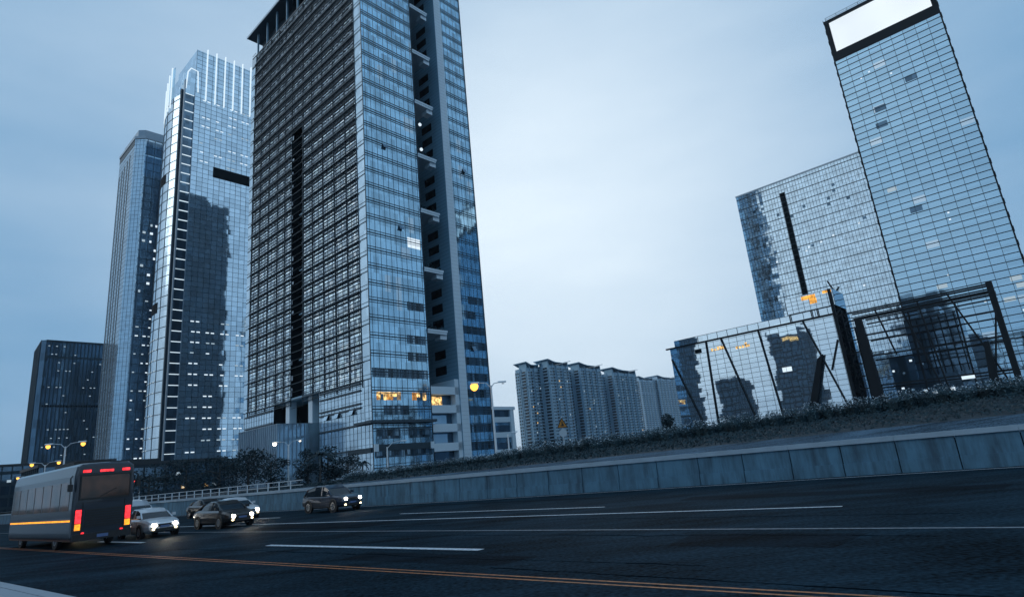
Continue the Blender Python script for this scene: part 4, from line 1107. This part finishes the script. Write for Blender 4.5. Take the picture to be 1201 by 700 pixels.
lamp_post(-12.75, 96, 2.2, 3.9, [(2.2, .7, M['lamp_off'], False)], 'short street lamp with one curved arm in front of the slab tower corner', rz=RZ)
lamp_post(4.9, 74, 2.1, 1.6, [(1.0, .3, M['lamp_off'], False)], 'low unlit lamp arm behind the hedge beside the warning sign', rz=RZ)
lamp_post(-1.6, 92, 2.0, 4.2, [(.7, .2, M['lamp_off'], False)], 'thin unlit lamp in front of the tower annex', rz=RZ)
for az, r, h, lab in ((-37.2, 96, 8.6, 'orange street lamp at far left, nearest of three'), (-38.3, 128, 8.2, 'orange street lamp at far left, middle of three'), (-39.2, 168, 7.8, 'orange street lamp at far left, farthest of three')):
    lamp_post(az, r, .6, h, [(-1.6, .4, M['lamp_orange'], True), (1.6, .4, M['lamp_orange'], True)], lab, 'orange lamps far left', globe=.26, rz=RZ)
# warning sign
W = empty('warning_sign', azr(3.55, 57.5, 2.2), R(-4), 'yellow triangular warning sign over a round grey plate on a pole at the hedge', 'road sign')
mb = MB(); mb.tube([(0, .05, -.3), (0, .05, 3.6)], .045, 8); mb.build('pole', M['steel'], W)
tri = [(-.5, 2.55), (.5, 2.55), (0, 3.45)]
mb = MB(); mb.face([(x, -.02, z) for x, z in tri]); mb.face([(x, .02, z) for x, z in reversed(tri)])
for i in range(3):
    (x0, z0), (x1, z1) = tri[i], tri[(i + 1) % 3]; mb.face([(x1, -.02, z1), (x0, -.02, z0), (x0, .02, z0), (x1, .02, z1)])
tp = mb.build('triangle_plate', M['sign_yellow'], W)
mb = MB()
for i in range(3):
    (x0, z0), (x1, z1) = tri[i], tri[(i + 1) % 3]; mb.beam((x0 * .93, -.027, z0 * .97 + .08), (x1 * .93, -.027, z1 * .97 + .08), .07, .012, up=(0, 1, 0))
mb.build('border', M['sign_black'], tp)
mb = MB(); mb.beam((0, -.03, 2.72), (0, -.03, 3.12), .09, .014, up=(0, 1, 0)); mb.beam((-.16, -.03, 2.74), (.16, -.03, 2.74), .09, .013, up=(0, 1, 0)); mb.beam((0, -.03, 2.95), (.14, -.03, 2.80), .07, .012, up=(0, 1, 0)); mb.build('symbol', M['sign_black'], tp)
mb = MB(); mb.disc((0, 0, 2.05), (0, 1, 0), 0, .36, .03, 24); mb.build('round_plate', M['sign_grey'], W)
# red LED boards far left
def led(az, r, z, w, h, label, n):
    a = empty('led_board', azr(az, r, z), R(-az) * 0 + R(14), label, 'led board', 'red led boards')
    mb = MB()
    for x in (-w * .38, w * .38): mb.tube([(x, .1, -2.4), (x, .1, h)], .07, 6)
    mb.build('post', M['steel'], a)
    mb = MB(); mb.box(-w / 2, w / 2, -.12, .08, 0, h); c = mb.build('cabinet', M['trimblack'], a)
    mb = MB()
    for k in range(n):
        x = -w / 2 + .12 + (w - .24) * k / n; ww = (w - .24) / n * random.choice((.55, .8, .9))
        mb.face([(x, -.13, .12), (x + ww, -.13, .12), (x + ww, -.13, h - .12), (x, -.13, h - .12)])
    mb.build('display', M['red_led'], c)
led(-33.35, 118, 3.1, 3.4, 1.5, 'red lit display board beside the road at far left, the larger one', 5)
led(-32.45, 120, 4.1, 1.2, 1.0, 'small red lit display board at far left, right of the larger board', 2)
led(-33.3, 121, 5.6, 1.6, .6, 'thin red lit display board mounted above the larger board', 3)
# railing at left in front of trees
FN = empty('metal_railing', rw(-95, 30, 1.1), -TRD, 'thin grey metal railing along the service road before the trees', 'railing')
mb = MB()
for x in frange(-35, 45, 2.0): mb.box(x - .04, x + .04, -.04, .04, 0, 1.2)
mb.build('posts', M['steel'], FN)
mb = MB()
for z in (.35, .75, 1.15): mb.box(-35, 45, -.025, .025, z, z + .06)
mb.build('rails', M['steel'], FN)

# ================================================================== VEHICLES
def loft(mb, st, closed_ends=True, mi=0):
    """stations: lists of equal-length half sections mirrored across y"""
    rings = []
    for x, sec in st:
        rings.append([Vector((x, y, z)) for y, z in sec] + [Vector((x, -y, z)) for y, z in reversed(sec)])
    n = len(rings[0])
    for a, b in zip(rings, rings[1:]):
        for i in range(n):
            j = (i + 1) % n
            mb.face([a[i], b[i], b[j], a[j]], mi=mi, smooth=True)
    if closed_ends:
        mb.face(rings[0]); mb.face(list(reversed(rings[-1])))
def wheel(par, x, y, rad):
    w = empty('wheel', (x, y, rad)); w.parent = par
    sg = 1 if y > 0 else -1
    mb = MB(); mb.disc((0, 0, 0), (0, 1, 0), rad * .62, rad, .21, 24); mb.build('tyre', M['tyre'], w)
    mb = MB(); mb.disc((0, sg * .02, 0), (0, 1, 0), rad * .50, rad * .63, .17, 20); mb.disc((0, sg * .05, 0), (0, 1, 0), 0, rad * .16, .12, 10)
    for k in range(5):
        an = k * 2 * math.pi / 5; mb.beam((0, sg * .07, 0), (math.cos(an) * rad * .55, sg * .07, math.sin(an) * rad * .55), .07, .05, up=(0, 1, 0))
    mb.build('rim', M['rim'], w)
def make_car(paint, kind='sedan'):
    """front towards +x, origin on the ground"""
    root = empty('parked_car', (0, 0, 0)); root.name = 'car'
    if kind == 'sedan':
        L = 2.3
        low = [(-2.30, .62, .55, .74), (-2.22, .78, .40, .92), (-1.6, .89, .22, .99), (-.6, .90, .20, .95), (.5, .90, .20, .95), (1.2, .89, .22, .93), (1.9, .84, .24, .84), (2.2, .74, .32, .72), (2.30, .58, .45, .60)]
        cab = [(-1.75, .66, .99, .02), (-1.05, .68, .97, .36), (-.3, .70, .96, .50), (.35, .70, .95, .47), (.75, .69, .95, .30), (1.22, .66, .93, .02)]
        wr = .33; wx = (-1.38, 1.38)
    elif kind == 'van':
        L = 2.45
        low = [(-2.45, .80, .40, 1.06), (-2.38, .88, .32, 1.12), (-1.5, .92, .24, 1.15), (0, .92, .22, 1.15), (1.3, .92, .24, 1.13), (1.95, .90, .26, 1.06), (2.35, .82, .32, .90), (2.45, .66, .45, .74)]
        cab = [(-2.36, .80, 1.12, .10), (-2.15, .81, 1.13, .66), (-1, .82, 1.15, .80), (.2, .82, 1.15, .80), (.9, .81, 1.14, .70), (1.45, .79, 1.12, .40), (2.0, .74, 1.05, .02)]
        wr = .36; wx = (-1.5, 1.55)
    else:
        L = 2.35
        low = [(-2.35, .72, .45, .92), (-2.26, .86, .36, 1.02), (-1.5, .93, .26, 1.08), (0, .93, .24, 1.05), (1.2, .92, .26, 1.04), (1.9, .88, .28, .98), (2.25, .80, .34, .88), (2.35, .64, .46, .72)]
        cab = [(-2.18, .74, 1.04, .06), (-1.75, .76, 1.06, .48), (-.8, .77, 1.06, .64), (.2, .77, 1.05, .62), (.62, .76, 1.04, .44), (1.12, .72, 1.03, .02)]
        wr = .38; wx = (-1.42, 1.45)
    mb = MB(); st = []
    for x, w, z0, z1 in low:
        st.append((x, [(w * .82, z0), (w * .97, z0 + .10), (w, z0 + (z1 - z0) * .5), (w * .96, z1 - .10), (w * .86, z1), (w * .4, z1 + .025)]))
    loft(mb, st); mb.build('body', paint, root)
    mb = MB(); st = []
    for x, w, z0, hh in cab:
        st.append((x, [(w * 1.12, z0 - .05), (w * 1.10, z0 + .02), (w * 1.02, z0 + hh * .55), (w * .90, z0 + hh * .93)]))
    loft(mb, st); cabin = mb.build('windows', M['carglass'], root)
    mb = MB(); st = []
    for x, w, z0, hh in cab[1:-1]:
        st.append((x, [(w * .93, z0 + hh * .90), (w * .84, z0 + hh * .985), (w * .45, z0 + hh * 1.03)]))
    loft(mb, st); mb.build('roof', paint, root)
    mb = MB()
    for sg in (1, -1):
        a, b2 = cab[1], cab[-2]
        mid = cab[len(cab) // 2]
        mb.beam((mid[0] - .15, sg * (mid[1] * 1.09), mid[2]), (mid[0] - .18, sg * mid[1] * .93, mid[2] + mid[3] * .93), .09, .05)
        mb.beam((cab[-1][0] - .03, sg * cab[-1][1] * 1.11, cab[-1][2]), (b2[0] - .03, sg * b2[1] * .92, b2[2] + b2[3] * .92), .07, .06)
        mb.beam((cab[0][0] + .05, sg * cab[0][1] * 1.1, cab[0][2]), (a[0], sg * a[1] * .92, a[2] + a[3] * .92), .09, .06)
    mb.build('pillars', paint, root)
    zf = low[-2][3]; fw = low[-2][1]
    for sg in (1, -1):
        mb = MB(); x0, x1 = L - .30, L - .02
        b = [(x0, sg * fw * 1.06), (x1 - .06, sg * fw * .78), (x1 - .16, sg * fw * .50), (x0 - .05, sg * fw * .60)]
        if sg < 0: b = b[::-1]
        mb.hexa([(x + .045, y, zf - .20) for x, y in b][::-1], [(x, y, zf - .04) for x, y in b][::-1]); hl = mb.build('headlight', M['trimblack'], root)
        mb = MB(); mb.disc((L - .03, sg * fw * .68, zf - .11), (1, 0, .0), 0, .095, .12, 14); mb.build('lamp', M['headlamp'], hl)
        mb = MB(); mb.disc((L - .02, sg * fw * .72, .42), (1, 0, 0), 0, .05, .10, 10); mb.build('fog_lamp', M['drl'], root)
        mb = MB(); tw = low[1][1]; mb.box(-L - .005, -L + .2, sg * tw * .55 - .16, sg * tw * .55 + .16, low[0][3] - .14, low[0][3] + .02); mb.build('tail_light', M['tail'], root)
        mb = MB(); mx = cab[-1][0] - .2; mz = cab[-1][2] + .07
        mb.box(mx - .09, mx + .07, sg * (cab[-1][1] * 1.1 + .14) - .09, sg * (cab[-1][1] * 1.1 + .14) + .09, mz, mz + .14); mb.beam((mx, sg * cab[-1][1] * 1.08, mz + .03), (mx, sg * (cab[-1][1] * 1.1 + .1), mz + .05), .04); mb.build('mirror', paint, root)
    mb = MB(); mb.box(L - .22, L + .012, -fw * .42, fw * .42, zf - .19, zf - .06); mb.box(L - .2, L + .008, -fw * .6, fw * .6, .34, .46); mb.build('grille', M['trimblack'], root)
    mb = MB(); mb.box(L - .1, L + .022, -.22, .22, .485, .585); mb.build('number_plate', M['plate'], root)
    for x in wx:
        for sg in (1, -1): wheel(root, x, sg * (low[3][1] - .09), wr)
    for x in wx:
        for sg in (1, -1):
            mb = MB(); mb.disc((x, sg * (low[3][1] - .02), wr), (0, 1, 0), wr * .9, wr * 1.16, .07, 22); mb.build('wheel_arch', M['trimblack'], root)
    for sg in (1, -1):
        for x in (-.72, .22):
            mb = MB(); y = sg * (low[3][1] + .004); mb.box(x - .09, x + .09, min(y, y + sg * .03), max(y, y + sg * .03), low[3][3] - .24, low[3][3] - .20); mb.build('door_handle', M['trimblack'], root)
        mb = MB(); y = low[3][1] - .004
        for x in (-.95, .02, 1.0): mb.box(x - .008, x + .008, min(sg * y, sg * (y + .008)), max(sg * y, sg * (y + .008)), .36, low[3][3] - .12)
        mb.box(-.95, 1.0, min(sg * y, sg * (y + .007)), max(sg * y, sg * (y + .007)), .34, .352); mb.build('door_seam', M['trimblack'], root)
    mb = MB(); x0 = cab[-1][0]; mb.beam((x0 - .05, .5, cab[-1][2] + .04), (x0 - .16, -.05, cab[-1][2] + .10), .018); mb.beam((x0 - .05, -.05, cab[-1][2] + .04), (x0 - .16, -.55, cab[-1][2] + .10), .018); mb.build('wipers', M['trimblack'], root)
    lt = bpy.data.lights.new('headlight_beam', 'SPOT'); lt.energy = 110; lt.spot_size = R(60); lt.spot_blend = .8; lt.color = (1, .88, .66); lt.shadow_soft_size = .1
    lo = bpy.data.objects.new('headlight_beam', lt); link(lo, root); lo.location = (L + .25, 0, zf - .05); lo.rotation_euler = (0, R(-82), 0)
    return root
protos = {
    'white sedan': make_car(carpaint('white_car_paint', (.62, .66, .70)), 'sedan'),
    'black sedan': make_car(carpaint('black_car_paint', (.015, .017, .02)), 'sedan'),
    'silver van': make_car(carpaint('silver_car_paint', (.36, .40, .44)), 'van'),
    'dark off-roader': make_car(carpaint('navy_car_paint', (.02, .035, .06)), 'suv'),
}
cars_all = [('white sedan', -37.5, 13.3, 'white sedan with headlights on, just right of the bus in the nearest lane'),
        ('black sedan', -36.5, 16.9, 'black sedan with headlights on, in the second lane, right of the white sedan'),
        ('silver van', -52, 13.3, 'silver van with headlights on, behind the nearest white sedan'),
        ('dark off-roader', -37, 24.4, 'dark off-roader with headlights on, rightmost of the cars and close by the barrier'),
        ('white sedan', -43, 20.6, 'white sedan with headlights on, in the third lane left of the off-roader'),
        ('black sedan', -55, 24.0, 'black sedan with headlights on, by the barrier behind the off-roader'),
        ('silver van', -51, 16.9, 'silver van with headlights on, in the second lane behind the black sedan'),
        ('dark off-roader', -62, 20.6, 'dark off-roader with headlights on, far back in the third lane'),
        ('black sedan', -68, 16.9, 'black sedan with headlights on, far back in the second lane'),
        ('white sedan', -74, 23.8, 'white sedan with headlights on, farthest back beside the barrier')]
used = set()
for k, s, n, lab in cars_all:
    o = protos[k] if k not in used else copy_tree(protos[k])
    used.add(k); o.name = 'car'
    o.location = rw(s, n, 0.006); o.rotation_euler = (0, 0, -TRD + R(random.uniform(-1, 1)))
    tag(o, lab, 'car', 'oncoming cars with headlights')

# bus driving away on the near lane, rear towards the viewer
BU = empty('bus', rw(-34.5, 10.25, .006), -TRD, 'tall dark bus with glowing red and amber tail lamps at the far left', 'bus')
bp = carpaint('bus_paint', (.02, .03, .045))
mb = MB(); HB = 3.85; LB = 11.6; hw = 1.25
st = []
for x, k in ((-LB, .96), (-LB + .15, 1), (-.25, 1), (-.06, .985), (0, .95)):
    st.append((x, [(hw * k * .94, .38), (hw * k, .55), (hw * k, 1.6), (hw * k * .985, 3.3), (hw * k * .93, HB - .12 - (1 - k) * 2), (hw * k * .80, HB - (1 - k) * 2.4), (.2, HB + .03 - (1 - k) * 2.4)]))
loft(mb, st); mb.build('body', bp, BU)
mb = MB(); mb.box(-.02, .03, -1.0, 1.0, 2.25, 3.25); rw_ = mb.build('rear_window', M['bus_glow'], BU)
mb = MB(); mb.box(.031, .05, -1.06, 1.06, 2.17, 2.25); mb.box(.031, .05, -1.06, 1.06, 3.25, 3.32); mb.box(.031, .05, -1.06, -1.0, 2.25, 3.25); mb.box(.031, .05, 1.0, 1.06, 2.25, 3.25); mb.build('frame', M['trimblack'], rw_)
for sg in (1, -1):
    mb = MB(); mb.box(-.05, .05, sg * 1.02 - .11, sg * 1.02 + .11, 1.15, 1.75); mb.build('tail_light', M['tail'], BU)
    mb = MB(); mb.box(-.05, .045, sg * 1.02 - .11, sg * 1.02 + .11, .85, 1.12); mb.build('indicator', M['amber'], BU)
    mb = MB(); mb.box(-.03, .04, sg * .82 - .16, sg * .82 + .16, 3.42, 3.54); mb.build('marker_lamp', M['tail'], BU)
    mb = MB(); mb.box(-.05, .03, sg * .80 - .06, sg * .80 + .06, .62, .74); mb.build('reflector', M['tail'], BU)
mb = MB(); mb.box(-.03, .045, -.28, .28, 3.42, 3.52); mb.build('brake_lamp', M['tail'], BU)
mb = MB()
for z in frange(1.0, 1.75, .11): mb.box(-.03, .035, -.75, .75, z, z + .06)
mb.build('engine_grille', M['trimblack'], BU)
mb = MB(); mb.box(-.2, .10, -1.2, 1.2, .38, .68); mb.build('bumper', M['trimblack'], BU)
mb = MB(); mb.box(.10, .115, -.23, .23, .46, .60); mb.build('number_plate', M['plate'], BU)
for sg in (1, -1):
    for i in range(7):
        x1 = -.7 - i * 1.52; mb = MB(); y = sg * (hw + .006)
        mb.box(x1 - 1.40, x1, min(y, y - sg * .03), max(y, y - sg * .03), 1.75, 3.05); mb.build('side_window', M['bus_glow'], BU)
    mb = MB(); mb.box(-LB + .3, -.3, sg * (hw + .008) - .01, sg * (hw + .008) + .01, 1.25, 1.33); mb.build('side_stripe', M['amber'], BU)
    for x in (-2.6, -9.0): wheel(BU, x, sg * 1.08, .48)
mb = MB(); mb.box(-5.5, -2.2, -.8, .8, HB, HB + .22); mb.build('roof_unit', M['trimblack'], BU)

mb = MB()
for z in (.95, 2.05, 3.36): mb.box(-.005, .032, -1.12, 1.12, z, z + .018)
for y in (-.86, .86): mb.box(-.005, .032, y - .008, y + .008, .7, 2.05)
mb.build('panel_seam', M['trimblack'], BU)
for sg in (1, -1):
    mb = MB(); mb.tube([(-.3, sg * 1.3, 3.3), (-.1, sg * 1.42, 3.2), (-.05, sg * 1.42, 2.9)], .03, 6); mb.box(-.1, .0, sg * 1.42 - .1, sg * 1.42 + .1, 2.6, 2.92); mb.build('mirror', M['trimblack'], BU)
mb = MB(); mb.beam((.06, -.2, 2.28), (.06, .45, 2.62), .03); mb.build('wiper', M['trimblack'], BU)
# ================================================================== SKY, SUN, AIR, CAMERA
world = bpy.data.worlds.new('World'); scene.world = world; world.use_nodes = True
t = world.node_tree; bg = t.nodes['Background']
SUN_AZ, SUN_EL = -105.0, 4.0
sky = N(t, 'ShaderNodeTexSky', sky_type='NISHITA'); sky.sun_disc = False; sky.sun_elevation = R(SUN_EL); sky.sun_rotation = R(SUN_AZ); sky.air_density = 1.6; sky.dust_density = 0.4; sky.ozone_density = 5.0
tc = N(t, 'ShaderNodeTexCoord')
def lobe(az, el, power):
    d = Vector((math.sin(R(az)) * math.cos(R(el)), math.cos(R(az)) * math.cos(R(el)), math.sin(R(el))))
    dp = N(t, 'ShaderNodeVectorMath', operation='DOT_PRODUCT'); dp.inputs[1].default_value = d
    t.links.new(tc.outputs['Generated'], dp.inputs[0])
    mxx = N(t, 'ShaderNodeMath', operation='MAXIMUM'); mxx.inputs[1].default_value = 0; t.links.new(dp.outputs['Value'], mxx.inputs[0])
    pw = N(t, 'ShaderNodeMath', operation='POWER'); pw.inputs[1].default_value = power; t.links.new(mxx.outputs[0], pw.inputs[0])
    return pw.outputs[0]
def mul(x, k):
    m = N(t, 'ShaderNodeMath', operation='MULTIPLY'); m.inputs[1].default_value = k; t.links.new(x, m.inputs[0]); return m.outputs[0]
def add(x, y):
    m = N(t, 'ShaderNodeMath', operation='ADD'); t.links.new(x, m.inputs[0]); t.links.new(y, m.inputs[1]); return m.outputs[0]
gm = add(add(mul(lobe(7, 18, 9), .60), mul(lobe(-8, 30, 6), .36)), add(mul(lobe(-105, 24, 5), 1.0), mul(lobe(112, 25, 3), .50)))
# thin cloud veil
mp = N(t, 'ShaderNodeMapping'); mp.inputs['Scale'].default_value = (1.2, 1.2, 4.5); mp.inputs['Rotation'].default_value = (.25, .1, .4)
t.links.new(tc.outputs['Generated'], mp.inputs['Vector'])
cn = N(t, 'ShaderNodeTexNoise'); cn.inputs['Scale'].default_value = 1.7; cn.inputs['Detail'].default_value = 6; cn.inputs['Roughness'].default_value = .5
t.links.new(mp.outputs['Vector'], cn.inputs['Vector'])
cm = N(t, 'ShaderNodeMapRange'); cm.inputs['From Min'].default_value = .3; cm.inputs['From Max'].default_value = .7; cm.inputs['To Min'].default_value = -.07; cm.inputs['To Max'].default_value = .10
t.links.new(cn.outputs['Fac'], cm.inputs['Value'])
fa = N(t, 'ShaderNodeMath', operation='ADD', use_clamp=True); t.links.new(gm, fa.inputs[0]); t.links.new(cm.outputs['Result'], fa.inputs[1])
mx = N(t, 'ShaderNodeMix', data_type='RGBA'); mx.inputs['A'].default_value = (0.95, 2.45, 4.25, 1); mx.inputs['B'].default_value = (6.5, 7.45, 8.2, 1)
t.links.new(fa.outputs[0], mx.inputs['Factor'])
ms = N(t, 'ShaderNodeMix', data_type='RGBA'); ms.inputs['Factor'].default_value = .05
t.links.new(mx.outputs['Result'], ms.inputs['A']); t.links.new(sky.outputs['Color'], ms.inputs['B'])
t.links.new(ms.outputs['Result'], bg.inputs['Color']); bg.inputs['Strength'].default_value = .14

sl = bpy.data.lights.new('sun', 'SUN'); sl.energy = .5; sl.angle = R(30); sl.color = (1, .97, .93)
so = bpy.data.objects.new('sun', sl); link(so)
sd = Vector((math.sin(R(SUN_AZ)) * math.cos(R(SUN_EL + 26)), math.cos(R(SUN_AZ)) * math.cos(R(SUN_EL + 26)), math.sin(R(SUN_EL + 26))))
so.rotation_euler = sd.to_track_quat('Z', 'Y').to_euler()

HAZE = 0.00008
if HAZE:
    mb = MB(); mb.box(-4600, 4600, -4600, 4600, -1.2, 262)
    hz = mb.build('haze', bpy.data.materials.new('haze')); tag(hz, 'pale blue evening haze filling the air', 'haze', kind='stuff')
    m = hz.data.materials[0]; m.use_nodes = True; ht = m.node_tree; ht.nodes.remove(ht.nodes['Principled BSDF'])
    pv = N(ht, 'ShaderNodeVolumePrincipled'); pv.inputs['Color'].default_value = (.75, .85, .95, 1); pv.inputs['Density'].default_value = HAZE
    ht.links.new(pv.outputs[0], ht.nodes['Material Output'].inputs['Volume'])

cam = bpy.data.cameras.new('camera'); co = bpy.data.objects.new('camera', cam); link(co)
cam.sensor_fit = 'HORIZONTAL'; cam.sensor_width = 36; cam.lens = 36 * 701 / 1201; cam.clip_start = .1; cam.clip_end = 20000
ROLL, PITCH = R(5.48), R(15.3)
fwd = Vector((0, math.cos(PITCH), math.sin(PITCH))); Rx = Vector((1, 0, 0)); Ux = Vector((0, -math.sin(PITCH), math.cos(PITCH)))
# horizon climbs to the right: image right = cos*R - sin*U
r_ = Rx * math.cos(ROLL) - Ux * math.sin(ROLL); u_ = Rx * math.sin(ROLL) + Ux * math.cos(ROLL)
mat = Matrix((r_, u_, -fwd)).transposed().to_4x4(); mat.translation = Vector((0, 0, 2.0))
co.matrix_world = mat
scene.camera = co
vs = scene.view_settings; vs.view_transform = 'Standard'; vs.look = 'None'; vs.gamma = 1; vs.exposure = 0; vs.use_curve_mapping = False
scene.cycles.max_bounces = 6; scene.cycles.caustics_reflective = False; scene.cycles.caustics_refractive = False
scene.cycles.sample_clamp_indirect = 4
